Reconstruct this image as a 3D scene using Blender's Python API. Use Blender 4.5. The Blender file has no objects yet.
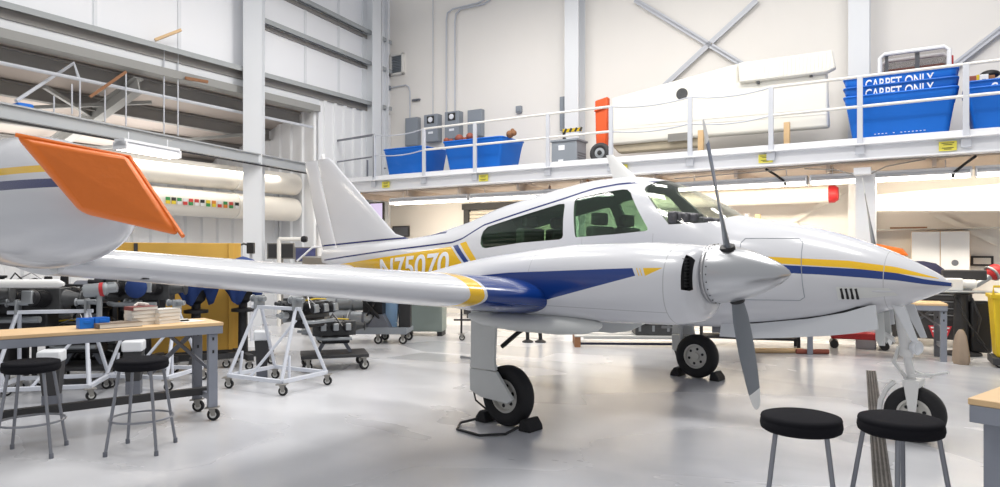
import bpy, bmesh, math, random
import numpy as np
from mathutils import Vector, Matrix
random.seed(7)
PI = math.pi
SC = bpy.context.scene
COL = SC.collection

# ------------------------------------------------------------------ camera, world, lights, exposure
CAM_H = 1.6
FPX = 690.0
cam_d = bpy.data.cameras.new('camera'); cam = bpy.data.objects.new('camera', cam_d); COL.objects.link(cam)
cam.location = (0, 0, CAM_H); cam.rotation_euler = (PI/2, 0, 0)
cam_d.sensor_width = 36; cam_d.sensor_fit = 'HORIZONTAL'; cam_d.lens = 36*FPX/1000
cam_d.shift_y = 0.0101; cam_d.clip_end = 200
SC.camera = cam
world = bpy.data.worlds.new('world'); SC.world = world; world.use_nodes = True
bg = world.node_tree.nodes['Background']; bg.inputs[0].default_value = (.97, .98, 1.0, 1); bg.inputs[1].default_value = .55
vs = SC.view_settings; vs.view_transform = 'Standard'; vs.look = 'None'; vs.gamma = 1; vs.use_curve_mapping = False
vs.exposure = 0.0

def area(name, loc, sx, sy, power, rot=(0, 0, 0), col=(1, .97, .93)):
    l = bpy.data.lights.new(name, 'AREA'); l.shape = 'RECTANGLE'; l.size = sx; l.size_y = sy; l.energy = power; l.color = col
    o = bpy.data.objects.new(name, l); COL.objects.link(o); o.location = loc; o.rotation_euler = rot
    return o
# building frame: x runs along the mezzanine to the right, y towards the rear wall
BA = Vector((6.06, 11.6, 0)); BEX = Vector((.851, -.525, 0)); BEY = Vector((.525, .851, 0)); BROT = math.atan2(-.525, .851)
def bp(x, y, z=0): return BA + BEX*x + BEY*y + Vector((0, 0, z))
def bx(px, y):           # distance along the building axis of a point seen at column px, y metres behind the mezzanine edge
    k = (px-500)/FPX
    return (k*(BA.y+y*BEY.y)-(BA.x+y*BEY.x))/(BEX.x-k*BEX.y)
def gpt(px, py, z=0):    # point of a horizontal plane seen at (px, py)
    Y = FPX*(CAM_H-z)/(py-253.6); return Vector(((px-500)/FPX*Y, Y, z))
for i, (x, y) in enumerate([(-7.5, -2.2), (-3.2, -2.2), (1.2, -2.2), (-7, -7), (-3, -7), (1, -7), (-3.5, -11)]):
    area('high_bay_lamp_%d' % i, bp(x, y, 8.2), 2.2, 1.2, 185, (0, 0, BROT))

# ------------------------------------------------------------------ materials
MATS = {}
def mat(name, col, rough=.5, metal=0.0, bump=0, bscale=40, var=0.0, vscale=3, emit=None, estr=0, coat=0, spec=None):
    if name in MATS: return MATS[name]
    m = bpy.data.materials.new(name); m.use_nodes = True; nt = m.node_tree; b = nt.nodes['Principled BSDF']
    b.inputs['Base Color'].default_value = (*col, 1); b.inputs['Roughness'].default_value = rough; b.inputs['Metallic'].default_value = metal
    if coat: b.inputs['Coat Weight'].default_value = coat; b.inputs['Coat Roughness'].default_value = .08
    if spec is not None: b.inputs['Specular IOR Level'].default_value = spec
    if var or bump:
        tc = nt.nodes.new('ShaderNodeTexCoord')
    if var:
        n = nt.nodes.new('ShaderNodeTexNoise'); n.inputs['Scale'].default_value = vscale; n.inputs['Detail'].default_value = 4
        nt.links.new(tc.outputs['Object'], n.inputs['Vector'])
        mx = nt.nodes.new('ShaderNodeMix'); mx.data_type = 'RGBA'
        mx.inputs['A'].default_value = (*[max(0, c*(1-var)) for c in col], 1); mx.inputs['B'].default_value = (*[min(1, c*(1+var)) for c in col], 1)
        nt.links.new(n.outputs['Fac'], mx.inputs['Factor']); nt.links.new(mx.outputs['Result'], b.inputs['Base Color'])
    if bump:
        n2 = nt.nodes.new('ShaderNodeTexNoise'); n2.inputs['Scale'].default_value = bscale
        nt.links.new(tc.outputs['Object'], n2.inputs['Vector'])
        bu = nt.nodes.new('ShaderNodeBump'); bu.inputs['Strength'].default_value = bump; bu.inputs['Distance'].default_value = .02
        nt.links.new(n2.outputs['Fac'], bu.inputs['Height']); nt.links.new(bu.outputs['Normal'], b.inputs['Normal'])
    if emit:
        b.inputs['Emission Color'].default_value = (*emit, 1); b.inputs['Emission Strength'].default_value = estr
    MATS[name] = m; return m
WHITEP = (.62, .63, .665)
mat('steel_white', (.74, .76, .79), .45); mat('cream_wall', (.86, .83, .79), .8, var=.03, vscale=.6)
mat('insul', (.86, .87, .90), .6, bump=.5, bscale=1.6); mat('header_grey', (.40, .42, .44), .45); mat('girt', (.36, .38, .39), .5); mat('corr', (.80, .81, .83), .5)
mat('beam_dark', (.27, .26, .25), .6); mat('roof_tan', (.50, .44, .40), .8); mat('beam_mid', (.30, .30, .29), .6)
mat('rail', (.56, .58, .63), .4); mat('rail_cream', (.80, .78, .74), .4); mat('mezz_white', (.78, .79, .82), .4); mat('deck_grey', (.42, .42, .42), .7)
mat('soffit', (.56, .47, .40), .7, var=.06); mat('tube_glow', (1, 1, 1), .5, emit=(1, .93, .82), estr=7)
mat('duct', (.80, .76, .69), .45); mat('rubber', (.012, .012, .014), .75, bump=.2, bscale=60); mat('black', (.012, .012, .014), .5)
mat('black_fabric', (.010, .010, .013), .92, bump=.25, bscale=500, spec=.15); mat('stool_grey', (.24, .25, .28), .35, .5)
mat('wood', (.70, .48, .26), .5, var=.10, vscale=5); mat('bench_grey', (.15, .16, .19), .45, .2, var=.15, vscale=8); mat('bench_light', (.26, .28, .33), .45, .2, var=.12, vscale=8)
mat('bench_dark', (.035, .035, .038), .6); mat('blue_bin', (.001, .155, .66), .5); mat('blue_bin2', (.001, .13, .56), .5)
mat('blue_cloth', (.008, .035, .16), .75, bump=.4, bscale=9); mat('navy_cloth', (.01, .013, .05), .8, bump=.5, bscale=9)
mat('ply', (.62, .36, .06), .6, var=.15, vscale=2.5); mat('stand_white', (.66, .69, .76), .4, var=.05, vscale=9); mat('caster_metal', (.30, .29, .27), .4, .6)
mat('caster_white', (.6, .6, .58), .5)
mat('eng_dark', (.022, .022, .025), .5, .4, var=.5, vscale=18); mat('eng_grey', (.07, .072, .075), .45, .4, var=.3, vscale=14); mat('eng_light', (.34, .36, .38), .4, .6)
mat('yellow', (.66, .46, .01), .5); mat('red', (.45, .02, .025), .5); mat('orange', (.95, .21, .018), .45, bump=.12, bscale=26, var=.08, vscale=4); mat('orange_red', (.75, .10, .015), .5)
mat('paper', (.72, .69, .64), .8); mat('book_red', (.22, .045, .04), .6); mat('book_brown', (.20, .15, .11), .6)
mat('green_grey', (.26, .31, .29), .55, var=.06); mat('box_grey', (.27, .30, .34), .5); mat('alum', (.50, .51, .53), .30, 1.0, bump=.02, bscale=9)
mat('prop_grey', (.19, .21, .235), .38, .35); mat('white_paint', WHITEP, .22, coat=.4); mat('white_matte', (.78, .78, .77), .5)
mat('door_white', (.66, .68, .71), .35); mat('gear_white', (.64, .655, .645), .4, var=.06, vscale=7); mat('cabin_int', (.34, .37, .33), .8); mat('seat_tan', (.16, .15, .13), .8)
mat('sunshade', (.10, .10, .11), .4, .3, bump=.8, bscale=20); mat('cream_metal', (.82, .80, .73), .45, var=.03); mat('cream_dirty', (.44, .38, .28), .6, var=.2, vscale=6)
mat('brown', (.28, .13, .06), .7); mat('brown_red', (.30, .08, .05), .6); mat('tan_bag', (.30, .23, .17), .8, bump=.5, bscale=10); mat('screen_pink', (.05, .05, .05), .3, emit=(.82, .68, .95), estr=.9)
mat('poster_blue', (.07, .08, .2), .4, var=.6, vscale=9); mat('clear_plastic', (.5, .45, .45), .3); mat('rolling', (.62, .57, .48), .6); mat('hub_white', (.62, .61, .57), .4, .2); mat('light_blue', (.30, .48, .72), .4)
mat('trench', (.085, .078, .072), .6, var=.4, vscale=12); mat('yellow_label', (.80, .72, .10), .5); mat('ink', (.03, .03, .03), .6); mat('white_ink', (.85, .87, .92), .6); mat('glass_lens', (.7, .72, .75), .1, .3)
mat('red_ink', (.62, .04, .06), .5); mat('steel_bare', (.40, .40, .41), .35, .8)
mat('flag_green', (.05, .30, .09), .7); mat('flag_yellow', (.80, .60, .04), .7); mat('flag_red', (.62, .06, .05), .7); mat('flag_black', (.03, .03, .03), .7); mat('flag_white', (.8, .8, .8), .7); mat('flag_orange', (.75, .25, .04), .7)

def glass(name, tint, gl=.10):
    m = bpy.data.materials.new(name); m.use_nodes = True; nt = m.node_tree; nt.nodes.clear()
    out = nt.nodes.new('ShaderNodeOutputMaterial'); tr = nt.nodes.new('ShaderNodeBsdfTransparent'); tr.inputs[0].default_value = (*tint, 1)
    g = nt.nodes.new('ShaderNodeBsdfGlossy'); g.inputs['Roughness'].default_value = .03
    lw = nt.nodes.new('ShaderNodeLayerWeight'); lw.inputs['Blend'].default_value = .5; pw = nt.nodes.new('ShaderNodeMath'); pw.operation = 'POWER'; nt.links.new(lw.outputs['Facing'], pw.inputs[0]); pw.inputs[1].default_value = 4; fr = nt.nodes.new('ShaderNodeMath'); fr.operation = 'MULTIPLY_ADD'; nt.links.new(pw.outputs[0], fr.inputs[0]); fr.inputs[1].default_value = .6; fr.inputs[2].default_value = .05
    mx = nt.nodes.new('ShaderNodeMixShader'); nt.links.new(fr.outputs[0], mx.inputs[0]); nt.links.new(tr.outputs[0], mx.inputs[1]); nt.links.new(g.outputs[0], mx.inputs[2])
    nt.links.new(mx.outputs[0], out.inputs[0]); MATS[name] = m; return m
glass('cabin_glass', (.62, .74, .66)); glass('windshield_glass', (.86, .88, .86)); glass('clear_pane', (.75, .74, .74))

# node helpers for painted livery (a pattern laid out on the skin itself)
class NT:
    def __init__(s, m): s.t = m.node_tree; s.tc = s.t.nodes.new('ShaderNodeTexCoord'); s.sx = s.t.nodes.new('ShaderNodeSeparateXYZ'); s.t.links.new(s.tc.outputs['Object'], s.sx.inputs[0])
    def ax(s, k): return s.sx.outputs[k]
    def m(s, op, a, b=None, c=None):
        n = s.t.nodes.new('ShaderNodeMath'); n.operation = op
        for i, v in enumerate((a, b, c)):
            if v is None: continue
            if isinstance(v, (int, float)): n.inputs[i].default_value = v
            else: s.t.links.new(v, n.inputs[i])
        return n.outputs[0]
    def poly(s, pts, u=0, v=2):      # convex polygon mask in two object axes
        A2 = sum(pts[i][0]*pts[(i+1) % len(pts)][1]-pts[(i+1) % len(pts)][0]*pts[i][1] for i in range(len(pts)))
        if A2 < 0: pts = pts[::-1]
        r = None
        for i in range(len(pts)):
            (x0, y0), (x1, y1) = pts[i], pts[(i+1) % len(pts)]
            a, b = -(y1-y0), (x1-x0); c = -(a*x0+b*y0)
            e = s.m('GREATER_THAN', s.m('ADD', s.m('MULTIPLY', s.ax(u), a), s.m('MULTIPLY_ADD', s.ax(v), b, c)), 0)
            r = e if r is None else s.m('MULTIPLY', r, e)
        return r
    def band(s, kn):                 # kn: (x, zlo, zhi) knots
        X0, X1, Z1 = -7.0, 4.0, 3.5
        xn = s.m('MULTIPLY', s.m('SUBTRACT', s.ax(0), X0), 1/(X1-X0)); zn = s.m('MULTIPLY', s.ax(2), 1/Z1)
        outs = []
        for k in (1, 2):
            fc = s.t.nodes.new('ShaderNodeFloatCurve'); cu = fc.mapping.curves[0]
            ps = [((p[0]-X0)/(X1-X0), p[k]/Z1) for p in kn]
            cu.points[0].location = ps[0]; cu.points[1].location = ps[-1]
            for p in ps[1:-1]: cu.points.new(*p)
            for p in cu.points: p.handle_type = 'VECTOR'
            fc.mapping.use_clip = False; fc.mapping.update()
            s.t.links.new(xn, fc.inputs['Value']); outs.append(fc.outputs[0])
        r = s.m('MULTIPLY', s.m('GREATER_THAN', zn, outs[0]), s.m('LESS_THAN', zn, outs[1]))
        r = s.m('MULTIPLY', r, s.m('MULTIPLY', s.m('GREATER_THAN', s.ax(0), kn[0][0]), s.m('LESS_THAN', s.ax(0), kn[-1][0])))
        return r
    def paint(s, layers, base):
        b = s.t.nodes['Principled BSDF']; cur = None
        for mask, col in layers:
            mx = s.t.nodes.new('ShaderNodeMix'); mx.data_type = 'RGBA'
            if cur is None: mx.inputs['A'].default_value = (*base, 1)
            else: s.t.links.new(cur, mx.inputs['A'])
            mx.inputs['B'].default_value = (*col, 1); s.t.links.new(mask, mx.inputs['Factor']); cur = mx.outputs['Result']
        s.t.links.new(cur, b.inputs['Base Color'])
def mx_or(nt, l):
    r = l[0]
    for q in l[1:]: r = nt.m('MAXIMUM', r, q)
    return r
NAVY = (.001, .030, .19); GOLD = (.78, .47, .01); DNAVY = (.012, .02, .12)

# ------------------------------------------------------------------ mesh builder
def frame(o, d, up=(0, 0, 1)):
    d = Vector(d).normalized(); u = Vector(up)
    if abs(d.dot(u)) > .98: u = Vector((1, 0, 0))
    x = u.cross(d).normalized(); y = d.cross(x)
    M = Matrix((x, y, d)).transposed().to_4x4(); M.translation = Vector(o); return M
def T(x=0, y=0, z=0, rz=0, rx=0, ry=0):
    return Matrix.Translation((x, y, z)) @ Matrix.Rotation(rz, 4, 'Z') @ Matrix.Rotation(ry, 4, 'Y') @ Matrix.Rotation(rx, 4, 'X')
class MB:
    def __init__(s, M=None): s.v = []; s.f = []; s.M = M
    def add(s, vs, fs, M=None):
        k = len(s.v)
        for p in vs:
            p = Vector(p)
            if M: p = M @ p
            if s.M: p = s.M @ p
            s.v.append(tuple(p))
        s.f += [tuple(i+k for i in f) for f in fs]; return s
    def box(s, c, d, M=None, rz=0, taper=1):
        hx, hy, hz = d[0]/2, d[1]/2, d[2]/2
        vs = [(-hx*taper, -hy*taper, -hz), (hx*taper, -hy*taper, -hz), (hx*taper, hy*taper, -hz), (-hx*taper, hy*taper, -hz), (-hx, -hy, hz), (hx, -hy, hz), (hx, hy, hz), (-hx, hy, hz)]
        B = Matrix.Translation(c) @ Matrix.Rotation(rz, 4, 'Z')
        return s.add([B @ Vector(v) for v in vs], [(0, 3, 2, 1), (4, 5, 6, 7), (0, 1, 5, 4), (1, 2, 6, 5), (2, 3, 7, 6), (3, 0, 4, 7)], M)
    def bar(s, a, b, w, h, up=(0, 0, 1)):       # box beam from a to b
        a, b = Vector(a), Vector(b); L = (b-a).length; F = frame((a+b)/2, b-a, up)
        return s.box((0, 0, 0), (w, h, L), F)
    def rings(s, rs, cap=True, closed=True):
        n = len(rs[0]); vs = [p for r in rs for p in r]; fs = []
        for i in range(len(rs)-1):
            for j in range(n if closed else n-1):
                a = i*n+j; b = i*n+(j+1) % n; fs.append((a, b, b+n, a+n))
        if cap: fs.append(tuple(range(n))[::-1]); fs.append(tuple(range((len(rs)-1)*n, len(rs)*n)))
        return s.add(vs, fs)
    def tube(s, pts, r, n=8, rad=None, loop=False):
        pts = [Vector(p) for p in pts]; rs = []; N = len(pts); prev = None
        for i, p in enumerate(pts):
            if loop: d = pts[(i+1) % N]-pts[i-1]
            else: d = pts[min(i+1, N-1)]-pts[max(i-1, 0)]
            d.normalize()
            if prev is None: x = frame(p, d).col[0].to_3d()
            else: x = (prev-d*prev.dot(d)).normalized()
            prev = x; y = d.cross(x); q = rad[i] if rad else r
            rs.append([p+(x*math.cos(2*PI*k/n)+y*math.sin(2*PI*k/n))*q for k in range(n)])
        if loop: rs.append(rs[0]); return s.rings(rs, cap=False)
        return s.rings(rs)
    def lathe(s, prof, M=None, n=24, cap=True):  # prof: (r, h) along z of M
        M = M or Matrix(); return s.rings([[M @ Vector((r*math.cos(2*PI*k/n), r*math.sin(2*PI*k/n), h)) for k in range(n)] for r, h in prof], cap)
    def cyl(s, a, b, r, n=16): a = Vector(a); b = Vector(b); return s.lathe([(r, 0), (r, (b-a).length)], frame(a, b-a), n)
    def torus(s, M, R, r, n=36, k=10, sq=1.0):
        rs = []
        for i in range(n):
            a = 2*PI*i/n; rs.append([M @ Vector(((R+r*math.cos(2*PI*j/k))*math.cos(a), (R+r*math.cos(2*PI*j/k))*math.sin(a), r*sq*math.sin(2*PI*j/k))) for j in range(k)])
        rs.append(rs[0]); return s.rings(rs, cap=False)
    def ball(s, c, r, n=16, m=8, sc=(1, 1, 1)):
        return s.lathe([(max(1e-4, r*math.sin(PI*i/m)), -r*math.cos(PI*i/m)) for i in range(m+1)], Matrix.Translation(c) @ Matrix.Diagonal((*sc, 1)), n)
    def prism(s, poly, a, b, plane='xz'):        # polygon extruded along the remaining axis
        def P(u, v, w): return {'xz': (u, w, v), 'xy': (u, v, w), 'yz': (w, u, v)}[plane]
        n = len(poly); vs = [P(u, v, a) for u, v in poly]+[P(u, v, b) for u, v in poly]
        return s.add(vs, [tuple(range(n)), tuple(range(2*n-1, n-1, -1))]+[(i, i+n, (i+1) % n+n, (i+1) % n) for i in range(n)])
    def mesh(s, name):
        me = bpy.data.meshes.new(name); me.from_pydata(s.v, [], s.f); me.update()
        bm = bmesh.new(); bm.from_mesh(me); bmesh.ops.recalc_face_normals(bm, faces=bm.faces); bm.to_mesh(me); bm.free(); return me
    def build(s, name, m, parent=None, bev=0, smooth=40, seg=2):
        me = s.mesh(name); return finish(name, me, m, parent, bev, smooth, seg)
def finish(name, me, m, parent=None, bev=0, smooth=40, seg=2):
    me.materials.clear(); me.materials.append(MATS[m] if isinstance(m, str) else m)
    o = bpy.data.objects.new(name, me); COL.objects.link(o)
    if smooth:
        for p in me.polygons: p.use_smooth = True
        me.set_sharp_from_angle(angle=math.radians(smooth))
    if bev:
        b = o.modifiers.new('bevel', 'BEVEL'); b.width = bev; b.segments = seg; b.limit_method = 'ANGLE'; b.angle_limit = math.radians(35)
    if parent: o.parent = parent
    return o
def thing(name, label, cat, loc=(0, 0, 0), rz=0, group=None):
    o = bpy.data.objects.new(name, None); COL.objects.link(o); o.empty_display_size = .1
    o.location = loc; o.rotation_euler = (0, 0, rz); return tag(o, label, cat, group)
def tag(o, label, cat, group=None):
    o['label'] = label; o['category'] = cat
    if group: o['group'] = group
    return o
def bthing(name, label, cat, x=0, y=0, z=0, rz=0, group=None): return thing(name, label, cat, bp(x, y, z), BROT+rz, group)
def struct(name, mb, m, bev=0, b=True, smooth=40):
    o = mb.build(name, m, None, bev, smooth); o['kind'] = 'structure'
    if b: o.location = BA; o.rotation_euler = (0, 0, BROT)
    return o
def place(o, loc, rz=0): o.location = loc; o.rotation_euler = (0, 0, rz); return o
def dup(root, loc, rz, label=None, group=None):
    r = root.copy(); COL.objects.link(r); r.location = loc; r.rotation_euler = (0, 0, rz)
    if label: r['label'] = label
    if group: r['group'] = group
    for ch in list(root.children):
        c = ch.copy(); COL.objects.link(c); c.parent = r
        for g in list(ch.children):
            d = g.copy(); COL.objects.link(d); d.parent = c
    return r
def boolean(a, b, op):    # meshes a, b -> new mesh
    oa = bpy.data.objects.new('tmp_a', a); ob = bpy.data.objects.new('tmp_b', b); COL.objects.link(oa); COL.objects.link(ob)
    md = oa.modifiers.new('b', 'BOOLEAN'); md.operation = op; md.object = ob; md.solver = 'EXACT'
    try: md.material_mode = 'TRANSFER'
    except Exception: pass
    dg = bpy.context.evaluated_depsgraph_get(); dg.update()
    me = bpy.data.meshes.new_from_object(oa.evaluated_get(dg), depsgraph=dg)
    bpy.data.objects.remove(oa); bpy.data.objects.remove(ob); return me
def text_mesh(s, size, shear=0, ox=0.0):
    cu = bpy.data.curves.new('lettering', 'FONT'); cu.body = s; cu.size = size; cu.shear = shear; cu.extrude = .003; cu.offset = ox
    o = bpy.data.objects.new('tmp_t', cu); COL.objects.link(o); dg = bpy.context.evaluated_depsgraph_get(); dg.update()
    me = bpy.data.meshes.new_from_object(o.evaluated_get(dg), depsgraph=dg); bpy.data.objects.remove(o); return me
# ------------------------------------------------------------------ the building
# floor: pale polished epoxy with large worn patches
fl = MB(); fl.box((0, 0, -.05), (44, 44, .1)); fo = struct('floor', fl, 'white_matte', b=False, smooth=0); fo.location = (2, 9, 0); fo.rotation_euler = (0, 0, BROT)
fm = bpy.data.materials.new('epoxy_floor'); fm.use_nodes = True; MATS['epoxy_floor'] = fm; fo.data.materials[0] = fm
nt = fm.node_tree; b = nt.nodes['Principled BSDF']; tc = nt.nodes.new('ShaderNodeTexCoord')
mp = nt.nodes.new('ShaderNodeMapping'); mp.inputs['Scale'].default_value = (.55, 1.1, 1); mp.inputs['Rotation'].default_value = (0, 0, .5); nt.links.new(tc.outputs['Object'], mp.inputs[0])
vo = nt.nodes.new('ShaderNodeTexVoronoi'); vo.inputs['Scale'].default_value = .8; vo.feature = 'SMOOTH_F1'; vo.inputs['Smoothness'].default_value = .15
no = nt.nodes.new('ShaderNodeTexNoise'); no.inputs['Scale'].default_value = .9; no.inputs['Detail'].default_value = 5; no.inputs['Distortion'].default_value = .6
nt.links.new(mp.outputs[0], vo.inputs['Vector']); nt.links.new(mp.outputs[0], no.inputs['Vector'])
mi = nt.nodes.new('ShaderNodeMix'); mi.data_type = 'RGBA'; mi.inputs['Factor'].default_value = .35
nt.links.new(no.outputs['Color'], mi.inputs['A']); nt.links.new(vo.outputs['Color'], mi.inputs['B'])
bw = nt.nodes.new('ShaderNodeRGBToBW'); nt.links.new(mi.outputs['Result'], bw.inputs[0])
cr = nt.nodes.new('ShaderNodeValToRGB'); cr.color_ramp.elements[0].position = .32; cr.color_ramp.elements[0].color = (.46, .47, .50, 1)
cr.color_ramp.elements[1].position = .62; cr.color_ramp.elements[1].color = (.64, .65, .68, 1)
nt.links.new(bw.outputs[0], cr.inputs[0]); nt.links.new(cr.outputs[0], b.inputs['Base Color'])
rr = nt.nodes.new('ShaderNodeMapRange'); rr.inputs['From Min'].default_value = .3; rr.inputs['From Max'].default_value = .7; rr.inputs['To Min'].default_value = .20; rr.inputs['To Max'].default_value = .34
nt.links.new(bw.outputs[0], rr.inputs[0]); nt.links.new(rr.outputs[0], b.inputs['Roughness'])
b.inputs['Coat Weight'].default_value = .25; b.inputs['Coat Roughness'].default_value = .2

BW = 2.2       # rear wall
XL = -12.2     # left wall
# rear wall
w = MB(); w.box(((XL+9)/2, BW+.1, 4.75), (9-XL+.4, .2, 9.5)); struct('wall_back', w, 'cream_wall', smooth=0)
# left wall: insulated upper part, corrugated panel by the corner, open lean-to loft beyond
w = MB(); w.box((XL-.1, -6.4, 7.5), (.2, 17.2, 3.5)); wl = struct('wall_left', w, 'insul', smooth=0)
w = MB()
def corr(mb, a, b_, z0, z1, pitch=.3, d=.05, z0b=None, z1b=None):     # ribbed sheet from plan point a to b_
    a = Vector((*a, 0)); b_ = Vector((*b_, 0)); L = (b_-a).length; u = (b_-a)/L; nn = Vector((u.y, -u.x, 0)); N = max(1, round(L/pitch))
    za1 = z1; zb1 = z1 if z1b is None else z1b
    prof = []
    for i in range(N):
        for f, h in ((0, 0), (.62, 0), (.70, d), (.92, d)): prof.append(((i+f)/N, h))
    prof.append((1, 0)); n = len(prof)
    fr = [a+u*L*f+nn*h for f, h in prof]; bk = [a+u*L*f-nn*.08 for f, h in prof]
    zt = [za1+(zb1-za1)*f for f, h in prof]
    vs = [(p.x, p.y, z0) for p in fr]+[(p.x, p.y, z) for p, z in zip(fr, zt)]+[(p.x, p.y, z0) for p in bk]+[(p.x, p.y, z) for p, z in zip(bk, zt)]
    fs = []
    for i in range(n-1):
        fs += [(i, i+1, n+i+1, n+i), (2*n+i+1, 2*n+i, 3*n+i, 3*n+i+1), (n+i, n+i+1, 3*n+i+1, 3*n+i), (i+1, i, 2*n+i, 2*n+i+1)]
    fs += [(0, n, 3*n, 2*n), (n-1, 2*n-1+0, 4*n-1, 3*n-1)]
    mb.add(vs, fs)
corr(w, (XL, -.63), (XL, BW), 0, 5.58, .35); struct('wall_left_panel', w, 'corr', smooth=0)
SL = .275      # fall of the lean-to roof
w = MB(); corr(w, (XL-6, -.63), (XL, -.63), 0, 5.36-6*SL, .42, z1b=5.36); struct('wall_lean_to_end', w, 'corr', smooth=0)
w = MB(); corr(w, (XL-1.35, -15), (XL-1.35, -.7), 0, 3.55, .42); struct('wall_lower_left', w, 'corr', smooth=0)
w = MB(); w.box((XL-6.1, -7.5, 1.85), (.2, 15, 3.7)); struct('wall_outer_left', w, 'corr', smooth=0)
w = MB(); w.prism([(XL-6.2, 5.36-6.2*SL), (XL, 5.36), (XL, 5.5), (XL-6.2, 5.5-6.2*SL)], -15, -.63); struct('ceiling_lean_to', w, 'roof_tan', smooth=0)
w = MB(); w.box((XL-3.6, -7.8, 3.5), (4.8, 14.2, .12)); struct('floor_loft', w, 'steel_white', smooth=0)
k = 0
def trim(mb, m, bev=0, b=True, smooth=40):
    global k; k += 1; return struct('trim_%d' % k, mb, m, bev, b, smooth)
def ibeam(a, b_, h, wd, tk=.03):
    mb = MB(); a = Vector(a); b_ = Vector(b_); up = Vector((0, 0, 1)); mb.bar(a, b_, tk, h)
    for sgn in (-1, 1): mb.bar(a+up*sgn*h/2, b_+up*sgn*h/2, wd, tk)
    return mb
for q in (.55, 1.7, 2.9, 4.1, 5.2):           # purlins of the lean-to
    z = 5.36-q*SL-.16; trim(ibeam((XL-q, -15, z), (XL-q, -.7, z), .26, .16), 'beam_dark', smooth=0)
for y in (-5.2, -9.5, -13.5):                 # rafters
    a = Vector((XL-.1, y, 5.36-.42)); b_ = Vector((XL-6, y, 5.36-6*SL-.42)); trim(ibeam(a, b_, .26, .2), 'beam_mid', smooth=0)
for (y0, y1, q0, q1) in ((-1.2, -4.2, 1.2, 3.4), (-4.5, -8.0, .8, 3.0), (-3.0, -6.5, 3.3, 1.0)):    # sway braces
    mb = MB(); mb.bar((XL-q0, y0, 5.36-q0*SL-.34), (XL-q1, y1, 5.36-q1*SL-.34), .07, .07); trim(mb, 'beam_mid', smooth=0)
mb = MB(); mb.box((XL-.13, -7.7, 5.47), (.3, 14.3, .26)); trim(mb, 'steel_white', smooth=0)           # eave strip wrapped in insulation
mb = MB(); mb.box((XL-.05, -7.7, 5.26), (.34, 14.2, .16)); trim(mb, 'beam_mid', smooth=0)
def girt(y0, y1, z, dz=0):
    mb = MB(); mb.bar((XL+.09, y0, z+.10+dz), (XL+.09, y1, z+.10), .02, .03); mb.bar((XL+.12, y0, z+.12+dz), (XL+.12, y1, z+.12), .24, .03); mb.bar((XL+.23, y0, z+.07+dz), (XL+.23, y1, z+.07), .02, .08)
    trim(mb, 'girt', smooth=0)
    mb = MB(); mb.bar((XL+.03, y0, z+dz), (XL+.03, y1, z), .06, .20 if z < 6 else .09); trim(mb, 'beam_dark', smooth=0)  # dark bar drawn as the shaded underside of the girt
girt(-14.5, 2.0, 5.62); girt(-2.6, 2.0, 6.68, .2); girt(-2.6, 2.0, 7.5, .3)
for y in (1.45, .15, -1.0, -4.4, -6.1, -8.2):   # tape seams of the insulation
    mb = MB(); mb.box((XL+.012, y, 7.5), (.02, .07, 3.4)); trim(mb, 'steel_white', smooth=0)
def hcol(x, y, z0, z1, w_=.42, d_=.42, rz=0, m='steel_white'):
    mb = MB(); M = T(x, y, 0, rz); tk = .035
    for sg in (-1, 1): mb.box((0, sg*d_/2, (z0+z1)/2), (w_, tk, z1-z0), M)
    mb.box((0, 0, (z0+z1)/2), (tk, d_, z1-z0), M); return trim(mb, m, smooth=0)
hcol(XL+.28, -2.75, 0, 9.2, .40, .44, .75)
hcol(XL+.2, 1.2, 0, 9.2, .34, .36, PI/2)
hcol(XL+.16, 1.66, 0, 9.2, .26, .26, 0)
for px in (575, 859.5):
    hcol(bx(px, BW-.2), BW-.2, 0, 9.2, .36, .36)
hcol(bx(866, .25), .25, 0, 3.0, .30, .26)
# X bracing between the columns of the rear wall
for (pa, pb) in (((635, 0), (765, 78)), ((757, 0), (640, 108)), ((1010, 22), (930, 84))):
    def wp(p): x = bx(p[0], BW-.1); P = bp(x, BW-.1); return Vector((x, BW-.1, CAM_H+(253.6-p[1])*P.y/FPX))
    a, b_ = wp(pa), wp(pb); mb = MB(); mb.bar(a, b_, .11, .03, (0, 1, 0)); mb.bar(a+Vector((0, .03, 0)), b_+Vector((0, .03, 0)), .03, .09, (0, 1, 0)); trim(mb, 'rail', smooth=0)
# lower braces under the mezzanine
for (pa, pb) in (((853, 186), (780, 228)), ((930, 212), (1000, 244))):
    a, b_ = wp(pa), wp(pb); mb = MB(); mb.bar(a, b_, .10, .03, (0, 1, 0)); trim(mb, 'rail_cream', smooth=0)
# loft edge beam on the left with its flanges, the handrail above and the hanging rods
La = Vector((-7.3, 9.6, 3.66)); Lb = Vector((-4.75, 17.2, 3.72))
mb = MB(); mb.bar(La, Lb, .05, .20)
for dz in (-.10, .10): mb.bar(La+Vector((0, 0, dz)), Lb+Vector((0, 0, dz)), .14, .025)
trim(mb, 'header_grey', b=False, smooth=0)
mb = MB(); mb.bar(La+Vector((.08, -.03, -.15)), Lb+Vector((.08, -.03, -.15)), .03, .03); trim(mb, 'black', b=False, smooth=0)  # black strip drawn as the shade along the beam's underside
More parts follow.
